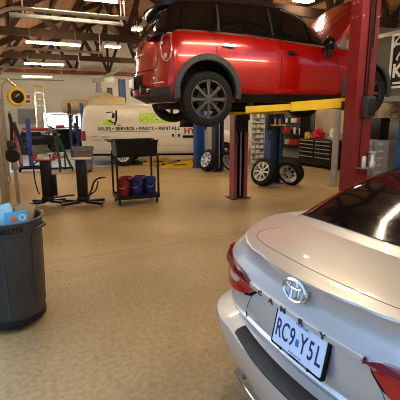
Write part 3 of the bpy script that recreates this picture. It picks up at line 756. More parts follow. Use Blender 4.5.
    g = conform(cv, [(s*.705, .92), (s*.72, 1.02), (s*.79, 1.03), (s*.81, .96), (s*.78, .93)], 'Y', .03, .012, .006); bmesh.ops.transform(g.bm, matrix=back, verts=g.bm.verts); g.build('lamp_band', M['lampdark'], lp)
    # front lamp
    g = MB(); g.lathe([(0, .03), (.07, .02), (.10, 0), (.115, -.02), (.115, -.06), (0, -.06)], 24, Matrix.Translation((s*.60, 3.74, .80)) @ Matrix.Rotation(-R(75), 4, 'X')); hl = g.build('headlamp', M['chrome'], MIN)
# hatch details
for zz in (0,):
    ribbon(mb_, [(.60, 1.09), (.62, .9), (.60, .74), (.55, .68)], 'Y', .010, step=.05, off=-.001, th=.004).build('hatch_seam', M['frameblack'], MIN)
    ribbon(mb_, [(-.60, 1.09), (-.62, .9), (-.60, .74), (-.55, .68)], 'Y', .010, step=.05, off=-.001, th=.004).build('hatch_seam', M['frameblack'], MIN)
    ribbon(mb_, [(.55, .675), (.3, .655), (0, .65), (-.3, .655), (-.55, .675)], 'Y', .010, step=.05, off=-.001, th=.004).build('hatch_seam', M['frameblack'], MIN)
conform(mb_, [(-.3, .86), (.3, .86), (.3, .885), (-.3, .885)], 'Y', .05, .006, .016).build('hatch_grip', M['chrome'], MIN)
# lower rear cladding, plate recess, exhausts
conform(mb_, [(-.84, .25), (.84, .25), (.86, .42), (.72, .42), (.47, .40), (.42, .33), (-.42, .33), (-.47, .40), (-.72, .42), (-.86, .42)], 'Y', .05, .004, .02).build('rear_cladding', M['greyplastic'], MIN)
conform(mb_, [(-.30, .41), (.30, .41), (.27, .60), (-.27, .60)], 'Y', .06, .003, .008).build('plate_recess', M['frameblack'], MIN)
g = MB(); g.box((0, -.106, .505), (.30, .012, .155), bev=.004); mp = g.build('rear_plate', M['platewhiter'], MIN)
g = MB(); g.box((0, -.113, .575), (.25, .006, .016)); g.box((0, -.113, .44), (.25, .006, .014)); g.build('plate_print', M['platemid'], mp, False)
for s in (1, -1):
    g = MB(); g.lathe([(.0, .03), (.034, .03), (.037, 0), (.046, 0), (.046, .16), (0, .16)], 20, Matrix.Translation((s*.36, -.06, .405)) @ Matrix.Rotation(-PI/2, 4, 'X')); g.build('exhaust_tip', M['chrome'], MIN)
    g = MB(); g.lathe([(.047, -.012), (.062, 0), (.062, .05), (.047, .06), (.047, -.012)], 20, Matrix.Translation((s*.36, -.045, .405)) @ Matrix.Rotation(-PI/2, 4, 'X')); g.build('exhaust_surround', M['blackplastic'], MIN)
for zz in (.46,):
    conform(mb_, [(.46, .47), (.80, .47), (.80, .485), (.46, .485)], 'Y', .05, .003, .006).build('bumper_reflector', M['chrome'], MIN)
    conform(mb_, [(-.46, .47), (-.80, .47), (-.80, .485), (-.46, .485)], 'Y', .05, .003, .006).build('bumper_reflector', M['chrome'], MIN)
# rear window and spoiler
conform(mc_, [(-.50, 1.14), (.50, 1.14), (.46, 1.40), (-.46, 1.40)], 'Y', .08, .003, .005).build('rear_window', M['darkglass'], MIN)
g = MB(); P = []
for i in range(21):
    x = -.62+1.24*i/20; b = .10*(x/.62)**2
    P.append([(x, .40+b*.2, 1.52-.02*(x/.62)**2), (x, .20+b, 1.515-.03*(x/.62)**2), (x, .13+b, 1.495-.03*(x/.62)**2), (x, .15+b, 1.475-.03*(x/.62)**2), (x, .36+b*.2, 1.455)])
g.grid(P); g.bm.faces.new(list(g.bm.verts)[:5]); g.bm.faces.new(list(g.bm.verts)[-5:][::-1]); g.build('roof_spoiler', M['blackgloss'], MIN)
for s in (1, -1):
    g = MB(); g.tube([(s*.60, .55, 1.535), (s*.60, .65, 1.575), (s*.60, 1.2, 1.59), (s*.60, 1.7, 1.58), (s*.60, 1.85, 1.545)], .014, 8); g.build('roof_rail', M['blackplastic'], MIN)
# open bonnet, hinged near the windscreen
bon = MB(); P = []
for i in range(13):
    u = i/12; row = []
    for j in range(17):
        v = j/16*2-1; wv = .70*(1-.10*u*u); x = wv*v
        L = 1.02*u; a = R(52)
        yy = 2.80+L*math.cos(a)-.12*(1-(abs(v)**2))*0; zz = 1.05+L*math.sin(a)+.10*(1-abs(v)**2.4)*(1-.2*u)-.10*u*u+.0
        row.append((x, yy, zz))
    P.append(row)
V = bon.grid(P)
Q = [[(x, y+.03, z-.05) for x, y, z in r] for r in P]; W = bon.grid(Q)
for i in range(12):
    bon.bm.faces.new((V[i][0], V[i+1][0], W[i+1][0], W[i][0])); bon.bm.faces.new((V[i][16], V[i+1][16], W[i+1][16], W[i][16]))
for j in range(16):
    bon.bm.faces.new((V[12][j], V[12][j+1], W[12][j+1], W[12][j])); bon.bm.faces.new((V[0][j], V[0][j+1], W[0][j+1], W[0][j]))
bo = bon.build('bonnet', M['redpaint'], MIN, angle=50)
g = MB(); g.beam((.45, 3.55, 1.0), (.45, 3.3, 1.65), .014, .014); g.build('bonnet_stay', M['steel'], MIN)
g = MB(); g.box((0, 3.25, .965), (1.2, .8, .10), bev=.03); g.box((-.2, 3.2, 1.03), (.5, .45, .10), bev=.03); g.cyl((.45, 3.0, 1.0), (.45, 3.0, 1.06), .07); g.build('engine', M['blackplastic'], MIN)
g = MB(); g.tube([(.62, 2.95, 1.035), (.66, 3.2, 1.015), (.64, 3.5, .96)], .018, 8); g.tube([(.5, 2.85, 1.05), (.56, 2.95, 1.07), (.5, 3.1, 1.06)], .022, 8); g.build('engine_hose', M['steel'], MIN)
# underside
g = MB(); g.box((0, 2.0, .20), (1.2, 3.2, .10), bev=.03); g.box((.0, .55, .24), (.85, .35, .16), bev=.05); g.cyl((-.75, .735, .29), (.75, .735, .29), .035); g.cyl((-.75, 3.31, .36), (.75, 3.31, .36), .035)
g.tube(smooth_path([(.36, .0, .41), (.36, .25, .28), (.25, .6, .2), (.1, 1.2, .14), (.1, 2.6, .14)]), .03, 8); g.build('underbody', M['frameblack'], MIN)
g = MB()
for s in (1, -1):
    g.tube([(s*.55, .62+.04*math.sin(2*PI*k/8), .26+.03*k/2) if False else (s*.55+.05*math.cos(2*PI*k/6), .62+.05*math.sin(2*PI*k/6), .24+.012*k) for k in range(24)], .008, 5)
g.build('coil_spring', M['steel'], MIN)
put_wheel(MIN, (.795, .735, .265), 1, r=.358, rimr=.24); put_wheel(MIN, (-.795, .735, .30), -1, r=.358, rimr=.24)
put_wheel(MIN, (.795, 3.31, .37), 1, steer=R(-4), r=.358, rimr=.24); put_wheel(MIN, (-.795, 3.31, .35), -1, steer=R(-4), r=.358, rimr=.24)

# ================================================================ LIFT COLUMNS
def column(name, label, loc, rz, h=3.5, w=.30, d=.22, m='liftred', inner='frameblack', group=None, m2=None):
    """C-shaped column; the open face looks along local -Y."""
    t = thing(name, label, 'lift column', loc, rz, group)
    o = [(-w/2, -d/2), (-w/2+.07, -d/2), (-w/2+.07, -d/2+.03), (-w/2+.03, -d/2+.03), (-w/2+.03, d/2-.025), (w/2-.03, d/2-.025), (w/2-.03, -d/2+.03), (w/2-.07, -d/2+.03), (w/2-.07, -d/2), (w/2, -d/2), (w/2, d/2), (-w/2, d/2)]
    g = MB(); g.prism(o, .02, h); g.build('column', M[m], t, False)
    g = MB(); g.box((0, 0, .01), (w+.12, d+.12, .02)); g.build('base_plate', M[m2 or 'greyplastic'], t, False)
    g = MB(); g.box((0, .02, h/2), (w-.07, d-.1, h-.1)); g.build('channel_cover', M[inner], t, False)
    g = MB()
    for x in (-1, 1):
        for y in (-1, 1): g.cyl((x*(w/2+.05), y*(d/2+.05), .02), (x*(w/2+.05), y*(d/2+.05), .05), .014, seg=6)
    g.build('anchor_bolt', M['steel'], t); return t
# red lift: far column (its open face towards the car) and near column
A = column('lift_column', 'maroon lift column standing on the floor behind the raised red car', (.80, 8.20, 0), R(20), 2.9, .31, .22, 'liftredlight', group='columns of the red lift')
g = MB(); g.cyl((.02, -.06, .05), (.02, -.06, 2.6), .016, seg=8); g.build('lift_screw', M['steel'], A)
g = MB(); g.box((0, -.06, 1.52), (.25, .20, .30), bev=.01); g.box((0, -.14, 1.66), (.30, .10, .12), bev=.01); g.build('carriage', M['blackplastic'], A)
g = MB(); g.box((-.10, -.13, 1.22), (.05, .02, .13)); g.build('caution_plate', M['greyplastic'], A, False)
g = MB()
g.beam((0, -.2, 1.77), (-.50, -.50, 1.76), .12, .11); g.beam((.0, -.2, 1.77), (.72, -.6, 1.77), .12, .11); g.build('lift_arm', M['yellow'], A, False)
Bc = column('lift_column', 'large dark red lift column in front of the open bonnet', (2.03, 5.22, 0), R(200), 3.45, .27, .20, 'liftred', group='columns of the red lift')
g = MB(); g.box((0, -.04, 1.79), (.20, .16, .24), bev=.01); g.box((0, -.14, 1.82), (.24, .10, .12), bev=.01); g.build('carriage', M['blackplastic'], Bc)
# power switch box on the outer face, pipe and bolts
g = MB(); g.box((-.02, .155, 1.80), (.14, .11, .26), bev=.02); pb = g.build('control_box', M['greyplastic'], Bc)
g = MB(); g.box((-.02, .213, 1.80), (.11, .012, .20), bev=.004); g.build('control_box_lid', M['blackplastic'], pb)
g = MB(); g.box((-.05, .104, 2.95), (.03, .008, .9)); g.box((.02, .106, 2.6), (.012, .012, 1.7)); g.build('cable_slot', M['frameblack'], Bc, False)
g = MB(); g.tube([(-.02, .115, 1.93), (-.02, .115, 3.3)], .012, 6); g.tube(smooth_path([(.03, .13, 1.68), (.05, .14, 1.4), (.03, .12, 1.15)]), .008, 6); g.build('conduit', M['blackplastic'], Bc)
g = MB()
for y, z in ((-.03, 3.02), (.04, 3.02), (-.03, 2.86), (.04, 2.86)): g.cyl((.15, y, z), (.157, y, z), .011, seg=8)
for x, z in ((-.13, 2.86), (.13, 2.86)): g.cyl((x*.85, .10, z), (x*.85, .108, z), .013, seg=8)
g.build('bolt', M['steel'], Bc)
g = MB(); g.lathe([(.03, 0), (.045, .0), (.045, .06), (.03, .09), (.03, .16), (.05, .18), (.05, .20), (0, .2)], 14, Matrix.Translation((-.13, .17, 1.05))); g.lathe([(.02, 0), (.03, .0), (.03, .12), (.02, .14), (0, .14)], 12, Matrix.Translation((.0, .17, 1.05))); g.build('adapter', M['alloy'], Bc)
g = MB(); g.box((-.05, .17, 1.04), (.26, .10, .02)); g.build('adapter_shelf', M['galv'], Bc, False)
# near yellow arm reaching under the rear of the car (local axes: the car's rear lies along +X here)
g = MB()
def in_col(x, y, z):
    v = Matrix.Rotation(R(-200), 3, 'Z') @ Vector((x-2.03, y-5.22, 0)); v.z = z; return v
g.beam(in_col(2.0, 5.52, 1.865), in_col(1.25, 5.60, 1.815), .14, .125); g.beam(in_col(1.35, 5.59, 1.818), in_col(.64, 5.66, 1.782), .10, .085); arm = g.build('lift_arm', M['yellow'], Bc, False)
g = MB(); p = in_col(.70, 5.655, 1.82); g.cyl(p, p+Vector((0, 0, .05)), .05); g.build('lift_pad', M['blackplastic'], arm)
g = MB(); g.beam(in_col(2.08, 5.48, 1.86), in_col(2.40, 5.72, 1.85), .13, .11); ar2 = g.build('lift_arm', M['yellow'], Bc, False)
g = MB(); p = in_col(2.36, 5.69, 1.89); g.cyl(p, p+Vector((0, 0, .05)), .05); g.build('lift_pad', M['blackplastic'], ar2)

BL = 'blue lift columns in the far bays'
column('lift_column', 'bright blue lift column in front of the van door', (-.02, 13.05, 0), R(25), 3.3, .30, .24, 'liftblue', 'liftblue', BL)
nv = column('lift_column', 'dark navy lift column with a pale slot, between two leaning wheels', (.55, 12.25, 0), R(25), 3.3, .30, .24, 'navy', 'navy', BL)
g = MB(); g.box((-.01, -.125, 1.2), (.035, .01, 2.2)); g.build('pale_slot', M['cabgrey'], nv, False)
b2 = column('lift_column', 'blue lift column with a silver and a black wheel leaning on it', (1.82, 9.93, 0), R(25), 1.95, .34, .26, 'bluedark', 'navy', BL, 'bingrey')
g = MB(); g.box((-.2, -.1, 1.55), (.14, .12, .45), bev=.01); g.tube(smooth_path([(-.2, -.15, 1.6), (-.3, -.2, 1.35), (-.25, -.2, 1.1), (-.2, -.16, 1.25)]), .012, 6); g.tube(smooth_path([(.05, -.2, 1.78), (.1, -.25, 1.6), (.15, -.2, 1.7)]), .012, 6); g.build('control_box', M['blackplastic'], b2)
g = MB(); g.box((.0, -.16, 1.45), (.4, .12, .03)); g.build('tool_tray', M['yellow'], b2, False)
g = MB(); g.cyl((-.08, -.16, 1.465), (-.08, -.16, 1.62), .03); g.cyl((.05, -.16, 1.465), (.05, -.16, 1.6), .035); g.build('tray_can', M['steel'], b2)
column('lift_column', 'bright blue lift column rising behind the van roof', (-3.32, 17.75, 0), R(25), 3.2, .26, .24, 'liftblue', 'liftblue', BL)
column('lift_column', 'dark blue lift column behind the van, left of the bright blue one', (-3.9, 17.95, 0), R(25), 2.86, .20, .2, 'navy', 'liftblue', BL)
column('lift_column', 'blue lift column cut by the right edge of the view beyond the sedan roof', bw(8.35, 6.40), R(25), 1.97, .42, .3, 'liftblue', 'liftblue', BL)
column('lift_column', 'thin blue lift column beside the red engine crane, far left', (-5.55, 13.1, 0), R(25), 1.62, .14, .12, 'liftblue', 'navy', BL)

# grey steel post under the raised arm
q = MB(); q.cyl((0, 0, .02), (0, 0, 3.57), .075, seg=20); t = thing('steel_post', 'slim grey round steel post standing behind the yellow lift arm', 'post', (3.24, 9.55, 0)); q.build('pole', M['polegrey'], t)
g = MB(); g.box((0, 0, .01), (.26, .26, .02)); g.build('base_plate', M['steel'], t, False)

# ================================================================ LOOSE WHEELS
def loose_wheel(label, contact, normal, r=.335, w=.225, rimm='alloy', spokes=8):
    n = Vector(normal).normalized(); t = thing('wheel', label, 'wheel', (0, 0, 0), 0, 'loose wheels leaning on the blue lift columns')
    ty, g, h = wheel_meshes(r, w, spokes, rimm, .225, False)
    sinv = math.sqrt(max(0, 1-n.z**2)); zc = r*sinv+w/2*abs(n.z)-.006
    low = Vector((0, 0, -1)); low = (low-n*low.dot(n)).normalized()
    c = Vector((contact[0], contact[1], zc))-Vector((low.x, low.y, 0))*r
    x = n; y = Vector((0, 0, 1)).cross(x).normalized(); z = x.cross(y)
    m = Matrix((x, y, z)).transposed().to_4x4(); m.translation = c; t.matrix_world = m
    t.location = c; t.rotation_euler = m.to_euler()
    ty.build('tyre', M['rubber'], t); g.build('rim', M[rimm], t, angle=30); h.build('hub_disc', M['blackplastic'], t)
loose_wheel('silver alloy wheel leaning on the left of the blue column behind the red post', (1.45, 9.40), (-.74, -.62, .34))
loose_wheel('black tyre tilted against the right of the blue column behind the red post', (2.27, 9.62), (-.62, -.62, -.36))
loose_wheel('silver wheel leaning on the left of the dark navy column', (.16, 11.96), (-.78, -.52, .36))
loose_wheel('dark wheel leaning right of the navy column, half hidden by the red post', (1.03, 12.12), (-.66, -.6, -.36))

# ================================================================ WHITE VAN
VAN = thing('van', 'white cargo van with green logo and service lettering parked across the back', 'van', (-4.02, 14.48, 0), R(-90))
TV = [(0, 2.02), (.3, 2.03), (4.0, 2.02), (4.35, 1.95), (4.7, 1.15), (5.3, 1.08), (5.6, .98)]
def vz(t, x, y):
    top = interp(TV, y); return .50+(top-.50)*t
gl = lambda w, yr, yf, r: (w, yr, yf, r, r, .3, .35, .01, .08)
lv = [dict(t=-.05, g=gl(.93, .10, 5.5, .10)), dict(t=0, g=gl(.985, .04, 5.58, .10)), dict(t=.10, g=gl(1.0, .02, 5.6, .12)), dict(t=.30, g=gl(1.005, .02, 5.58, .14)), dict(t=.50, g=gl(1.0, .03, 5.5, .16)), dict(t=.70, g=gl(.975, .06, 5.4, .17)),
      dict(t=.90, g=gl(.935, .12, 5.3, .18)), dict(t=.97, g=gl(.90, .16, 5.25, .2)), dict(t=1.0, g=gl(.84, .22, 5.15, .22))]
vb = ring_body(lv, vz, .05).build('body', M['vanwhite'], VAN, angle=40)
carve(vb, [(s*1.2, s*.68, y, .38, .42) for s in (1, -1) for y in (1.42, 4.85)], M['frameblack'])
vv = bvh_of(vb)
for s in (1, -1):
    for y in (1.42, 4.85): put_wheel(VAN, (s*.88, y, .37), s, spokes=10, rimm='platewhiter', r=.37, w=.23, rimr=.215)
    conform(vv, [(.05, .87), (.05, 1.19), (.21, 1.19), (.21, .87)], 'X', .05, .004, .02, s).build('tail_lamp', M['inkred'], VAN)
    ribbon(vv, [(3.22, .56), (3.22, 1.2), (3.24, 1.9)], 'X', .016, step=.2, off=-.001, th=.003, side=s).build('door_seam', M['vangrey'], VAN)
    ribbon(vv, [(.55, .70), (2.5, .70), (5.3, .70)], 'X', .02, step=.2, off=0, th=.004, side=s).build('body_crease', M['vangrey'], VAN)
    conform(vv, [(3.10, .98), (3.16, .98), (3.16, 1.08), (3.10, 1.08)], 'X', .05, .004, .02, s).build('door_handle', M['blackplastic'], VAN)
    conform(vv, [(3.30, .98), (3.36, .98), (3.36, 1.08), (3.30, 1.08)], 'X', .05, .004, .02, s).build('door_handle', M['blackplastic'], VAN)
    conform(vv, [(3.35, 1.30), (4.45, 1.30), (4.1, 1.80), (3.42, 1.82)], 'X', .1, .003, .005, s).build('side_window', M['darkglass'], VAN)
g = MB(); g.box((0, .02, .46), (1.9, .16, .16), bev=.03); g.build('rear_bumper', M['steel'], VAN)
g = MB(); g.box((0, 2.8, .42), (1.6, 4.9, .16)); g.build('chassis', M['frameblack'], VAN, False)
conform(vv, [(-.75, 1.2), (-.06, 1.2), (-.06, 1.75), (-.72, 1.75)], 'Y', .1, .003, .005).build('rear_window', M['darkglass'], VAN)
conform(vv, [(.06, 1.2), (.75, 1.2), (.72, 1.75), (.06, 1.75)], 'Y', .1, .003, .005).build('rear_window', M['darkglass'], VAN)
g = MB(); g.box((1.06, .5, .85), (.0, .0, .0)) if False else None
def van_text(body, size, y, z, m, xs=1., bold=0., name='lettering'):
    # on the side facing the camera (+X): reading along +Y
    o = text(name, body, size, m, VAN, frame(Vector((1.0, y, z)), (0, 1, 0), (0, 0, 1)), .001, 'LEFT', xs, bold)
    dx = []
    for v in o.data.vertices:
        h, n, _, _ = vv.ray_cast(Vector((5, v.co.y, v.co.z)), Vector((-1, 0, 0)))
        if h: v.co.x = h.x+.004+(v.co.x-1.0)
    return o
def van_words(words, size, y, z, m, xs, bold, total):
    os = [van_text(w_, size, 0.3, z, m, xs, bold) for w_ in words]
    ext = [(min(v.co.y for v in o.data.vertices), max(v.co.y for v in o.data.vertices)) for o in os]
    gap = (total-sum(b-a for a, b in ext))/max(1, len(os)-1)
    for o, (a, b) in zip(os, ext):
        for v in o.data.vertices: v.co.y += y-a
        y += b-a+gap
van_words(['SALES', '\u2022', 'SERVICE', '\u2022', 'PARTS', '\u2022', 'RENTALS'], .155, .62, 1.255, M['ink'], 1.12, .004, 2.74)
ribbon(vv, [(.98, 1.165), (1.5, 1.165), (2.35, 1.165)], 'X', .012, step=.2, off=.002, th=.002).build('underline', M['ink'], VAN)
van_words(['OFFICE', '\u2014', 'SERVICE'], .065, .40, .99, M['limedark'], 1.1, 0., .62); van_text('MOBILE', .075, .40, .885, M['inkred'], 1.1)
conform(vv, [(2.00, 1.46), (2.03, 1.43), (3.16, 1.43), (3.18, 1.46), (3.18, 1.70), (3.14, 1.74), (2.05, 1.76), (2.0, 1.70)], 'X', .1, .002, .003).build('logo_panel', M['lime'], VAN)
o = van_text('CLARK', .29, 2.05, 1.585, M['limedark'], 1.25, .012, 'logo_lettering'); o = van_text('CLARK', .27, 2.06, 1.59, M['white'], 1.33, -.001, 'logo_lettering')
for v in o.data.vertices: v.co.x += .003
# picture of a lift truck beside the logo
conform(vv, [(.80, 1.40), (.83, 1.37), (1.14, 1.37), (1.17, 1.42), (1.12, 1.56), (.98, 1.60), (.83, 1.55)], 'X', .08, .002, .003).build('picture_body', M['lime'], VAN)
for P in ([(1.16, 1.38), (1.22, 1.36), (1.30, 1.58), (1.24, 1.60)], [(1.22, 1.55), (1.29, 1.55), (1.29, 1.85), (1.23, 1.85)], [(.98, 1.52), (1.16, 1.42), (1.18, 1.46), (1.01, 1.56)], [(.92, 1.80), (1.14, 1.82), (1.16, 1.79), (.94, 1.77)], [(1.10, 1.62), (1.2, 1.60), (1.21, 1.76), (1.14, 1.78)], [(1.28, 1.36), (1.40, 1.36), (1.40, 1.39), (1.28, 1.39)]):
    conform(vv, P, 'X', .08, .004, .003).build('picture_line', M['ink'], VAN)
conform(vv, [(.90, 1.60), (1.0, 1.63), (1.10, 1.6), (1.12, 1.75), (.96, 1.76)], 'X', .08, .003, .003).build('picture_cab', M['white'], VAN)
van_text('HY', .26, 3.50, 1.165, M['inkred'], 1.05, .010); 
conform(vv, [(3.45, .94), (3.97, .94), (3.99, 1.03), (3.47, 1.03)], 'X', .1, .003, .003).build('maker_patch', M['ink'], VAN)
g = MB(); g.box((1.10, 4.2, 1.35), (.18, .10, .26), bev=.03); g.beam((.96, 4.25, 1.3), (1.06, 4.2, 1.3), .03, .04); g.build('side_mirror', M['blackplastic'], VAN)
conform(vv, [(-.75, 4.62), (.75, 4.62), (.70, 4.42), (-.70, 4.42)], 'Z', .1, .003, .005).build('windscreen', M['darkglass'], VAN)

# yellow lift arms lying on the floor by the van
def floor_arm(label, a, b, z=.07, w=.15, tilt=0.):
    a, b = Vector(a), Vector(b); c = (a+b)/2; t = thing('lift_arm', label, 'lift arm', (c.x, c.y, 0), math.atan2(b.y-a.y, b.x-a.x), 'yellow lift arms on the floor')
    L = (b-a).length; g = MB(); g.prism([(-L/2, 0), (L/2, 0), (L/2, .24), (L*.25, .20), (-L/2, .08)], -w/2, w/2, Matrix.Rotation(PI/2, 4, 'X')); g.build('beam', M['yellow'], t, False)
    g = MB(); g.cyl((-L/2+.1, 0, .09), (-L/2+.1, 0, .14), .06); g.build('pad', M['blackplastic'], t)
    g = MB(); g.box((L*.1, -w/2-.004, .1), (L*.4, .008, .03)); g.build('slot', M['frameblack'], t, False)
floor_arm('long yellow lift arm lying on the floor left of the bright blue column', (-1.28, 13.0), (-.25, 13.15), w=.2)
floor_arm('yellow lift arm on the floor under the van, beside the black cart', (-2.0, 13.9), (-1.1, 14.0), w=.14)
floor_arm('short yellow lift arm under the van nose', (-.85, 14.0), (.05, 14.1), w=.14)

# ================================================================ BLACK CART AND BUCKETS
CART = thing('utility_cart', 'black two-tier utility cart carrying red and blue buckets', 'cart', (-1.285, 7.84, 0), R(22))
W2, D2 = .42, .27
g = MB()
zt0, zt1 = .93, 1.25
P = []
for (z, k) in ((zt0, .92), (zt0+.03, .96), (zt1-.02, 1.), (zt1, 1.05), (zt1, 1.02), (zt0+.06, .94), (zt0+.05, .90)):
    P.append([(x*k, y*k, z) for x, y in [(W2*(.96 if abs(a) else 1)*a, D2*b) for a, b in ((-1, -1), (-.33, -1), (.33, -1), (1, -1), (1, 0), (1, 1), (.33, 1), (-.33, 1), (-1, 1), (-1, 0))]])
V = g.grid(P, True); g.bm.faces.new(V[0]); g.bm.faces.new(V[-1][::-1]); g.build('tub', M['toolblack'], CART, False)
g = MB(); g.tube([(-W2-.02, -D2*.8, 1.235), (-W2-.10, -D2*.8, 1.245), (-W2-.10, D2*.8, 1.245), (-W2-.02, D2*.8, 1.235)], .016, 8); g.build('handle', M['blackplastic'], CART)
g = MB(); g.box((0, 0, .13), (W2*2, D2*2, .035), bev=.01)
for s in (-1, 1): g.box((0, s*(D2-.008), .165), (W2*2, .016, .06)); g.box((s*(W2-.008), 0, .165), (.016, D2*2, .06))
g.build('shelf', M['blackplastic'], CART, False)
for sx in (-1, 1):
    for sy in (-1, 1):
        g = MB(); g.box((sx*(W2-.02), sy*(D2-.02), .55), (.035, .035, .82)); g.build('leg', M['blackplastic'], CART, False)
        g = MB(); g.cyl((sx*(W2-.05)-.015, sy*(D2-.05), .05), (sx*(W2-.05)+.015, sy*(D2-.05), .05), .05, seg=18); g.box((sx*(W2-.05), sy*(D2-.05), .095), (.04, .05, .04)); g.build('caster', M['rubber'], CART)
def bucket(label, lx, ly, m):
    p = Matrix.Translation(CART.location) @ Matrix.Rotation(R(22), 4, 'Z') @ Vector((lx, ly, .15))
    t = thing('bucket', label, 'bucket', p, R(random.uniform(-20, 20)), 'buckets on the black cart')
    h = .36; g = MB(); g.lathe([(0, 0), (.105, 0), (.11, .01), (.119, h*.8), (.127, h*.81), (.127, h*.84), (.121, h*.86), (.122, h-.02), (.130, h-.015), (.130, h), (.117, h), (.113, h-.03), (.10, .03), (0, .025)], 28); g.build('pail', M[m], t)
    g = MB(); g.lathe([(.1135, h*.30), (.119, h*.68)], 8, None, -PI/2-.5, -PI/2+.5); g.lathe([(.1160, h*.45), (.1170, h*.52)], 5, None, -PI/2-.4, -PI/2+.3)
    lab = g.build('printed_mark', M[m], t)
    text('print', '\u2014\u2022\u2014', .05, M['white'], t, frame(Vector((0, -.121, h*.52)), (1, 0, 0), (0, .1, 1)), .001)
    g = MB(); g.tube(smooth_path([(-.128, 0, h*.82), (-.09, -.10, h*.66), (0, -.128, h*.5), (.09, -.10, h*.66), (.128, 0, h*.82)]), .004, 5); g.build('bail', M['steel'], t)
bucket('red bucket at the front left of the cart shelf', -.265, -.12, 'bucketred')
bucket('blue bucket in the middle front of the cart shelf', .0, -.12, 'bucketblue')
bucket('blue bucket at the front right of the cart shelf', .265, -.12, 'bucketblue')
bucket('red bucket behind the red and blue front buckets on the cart', -.15, .125, 'bucketred')
bucket('red bucket behind the two blue buckets on the cart', .125, .125, 'bucketred')

# ================================================================ TRANSMISSION JACKS
def jack(loc, rz, label, top):
    t = thing('transmission_jack', label, 'jack', loc, rz, 'tall transmission jacks')
    g = MB(); g.box((0, 0, .50), (.19, .16, .74), bev=.02); g.build('column', M['toolblack'], t)
    g = MB(); g.cyl((0, 0, .8), (0, 0, .89), .04); g.build('ram', M['steel'], t)
    g = MB(); g.box((0, 0, .14), (.22, .22, .10), bev=.02); g.build('pump_block', M['toolblack'], t)
    LL = .34 if top == 'red' else .42
    for a in (28, 152, 208, 332):
        d = Vector((math.cos(R(a)), math.sin(R(a)), 0)); g = MB(); g.beam(d*.06+Vector((0, 0, .085)), d*LL+Vector((0, 0, .075)), .06, .045); lg = g.build('leg', M['toolblack'], t, False)
        g = MB(); p = d*(LL-.02); q = Vector((-d.y, d.x, 0))*.018; g.cyl(p+Vector((0, 0, .03))-q, p+Vector((0, 0, .03))+q, .03, seg=16); g.box((p.x, p.y, .062), (.04, .04, .02)); g.build('caster', M['steel'], lg)
    if top == 'red':
        g = MB(); g.box((0, 0, .9), (.38, .30, .03), bev=.01)
        for sx in (-1, 1):
            for sy in (-1, 1): g.box((sx*.18, sy*.13, .94), (.06, .05, .08), bev=.012); g.cyl((sx*.18, sy*.13, .96), (sx*.18, sy*.13, 1.03), .018)
        g.beam((.1, -.1, .91), (.36, -.14, .95), .04, .025); g.build('saddle', M['liftredlight'], t)
        g = MB(); g.tube(smooth_path([(.13, -.1, .9), (-.15, -.15, .86), (-.19, -.16, .6), (-.16, -.16, .36), (-.13, -.16, .26)]), .014, 6); g.build('strap', M['blackplastic'], t)
        g = MB(); g.box((.14, -.02, .40), (.09, .08, .42), bev=.01); g.build('pump_handle_box', M['toolblack'], t)
        g = MB(); g.box((.42, -.12, .20), (.16, .07, .03), bev=.008); g.beam((.1, -.05, .16), (.4, -.12, .2), .03, .03); g.build('foot_pedal', M['toolblack'], t)
    else:
        g = MB(); g.box((0, 0, .915), (.40, .26, .022), bev=.006); g.build('top_plate', M['tanwall'], t)
        g = MB(); g.box((0, 0, .875), (.16, .14, .06), bev=.01); g.build('head', M['toolblack'], t)
        g = MB(); g.tube(smooth_path([(.09, 0, .16), (.16, -.02, .3), (.22, -.03, .46), (.30, -.03, .53), (.38, -.03, .55)]), .018, 8); g.tube(smooth_path([(.10, 0, .2), (.24, -.02, .30), (.30, -.03, .48)]), .014, 8); g.box((.40, -.03, .552), (.09, .07, .02), bev=.006); g.build('foot_pedal', M['toolblack'], t)
jack((-2.95, 7.58, 0), R(14), 'black transmission jack with a red saddle on top', 'red')
jack((-2.25, 7.52, 0), R(8), 'black transmission jack with a flat tan top plate and curved foot pedal', 'plate')

# ================================================================ BIG GREY TRASH CAN ON ITS DOLLY
canp = (-1.612, 3.15, 0)
t = thing('trash_dolly', 'black wheeled dolly under the big grey trash can', 'dolly', canp, R(0))
g = MB(); g.lathe([(0, .045), (.255, .045), (.268, .06), (.268, .10), (.257, .105), (.257, .078), (0, .078)], 40); g.build('base', M['blackplastic'], t)
for a in (20, 92, 164, 236, 308):
    p = Vector((.20*math.cos(R(a)),   .20*math.sin(R(a)), .03)); g = MB(); q = Vector((.016, .006, 0)); g.cyl(p-q, p+q, .03, seg=18); cs = g.build('caster', M['greyplastic'], t)
    g = MB(); g.box((p.x, p.y, .047), (.05, .05, .02)); g.build('fork', M['steel'], cs, False)
t = thing('trash_can', 'big round grey trash can full of boxes at the left edge', 'trash can', (canp[0], canp[1], .079), R(0))
g = MB(); H = .84
prof = [(0, 0), (.252, 0), (.26, .012), (.285, H-.12), (.287, H-.10), (.298, H-.098), (.299, H-.022), (.31, H-.018), (.313, H-.004), (.306, H), (.290, H), (.284, H-.02), (.276, H-.12), (.248, .03), (0, .025)]
g.lathe(prof, 56); g.build('body', M['cangrey'], t)
for a in (-70, -20, 30, 80, 130, 180, 230):
    g = MB(); c, s = math.cos(R(a)), math.sin(R(a)); g.beam((.263*c, .263*s, .06), (.284*c, .284*s, H-.13), .02, .014, up=(c, s, 0)); g.build('rib', M['cangrey'], t)
for a in (-3, 177):
    g = MB(); c, s = math.cos(R(a)), math.sin(R(a)); g.tube([(.298*c-.07*-s*1, .298*s-.07*c, H-.07), (.318*c-.06*-s, .318*s-.06*c, H-.075), (.318*c+.06*-s, .318*s+.06*c, H-.075), (.298*c+.07*-s, .298*s+.07*c, H-.07)], .014, 8); g.build('handle', M['cangrey'], t)
o = text('maker_name', 'BRUTE', .052, M['ink'], t, Matrix.Identity(4), .001, xs=1.2, bold=.002)
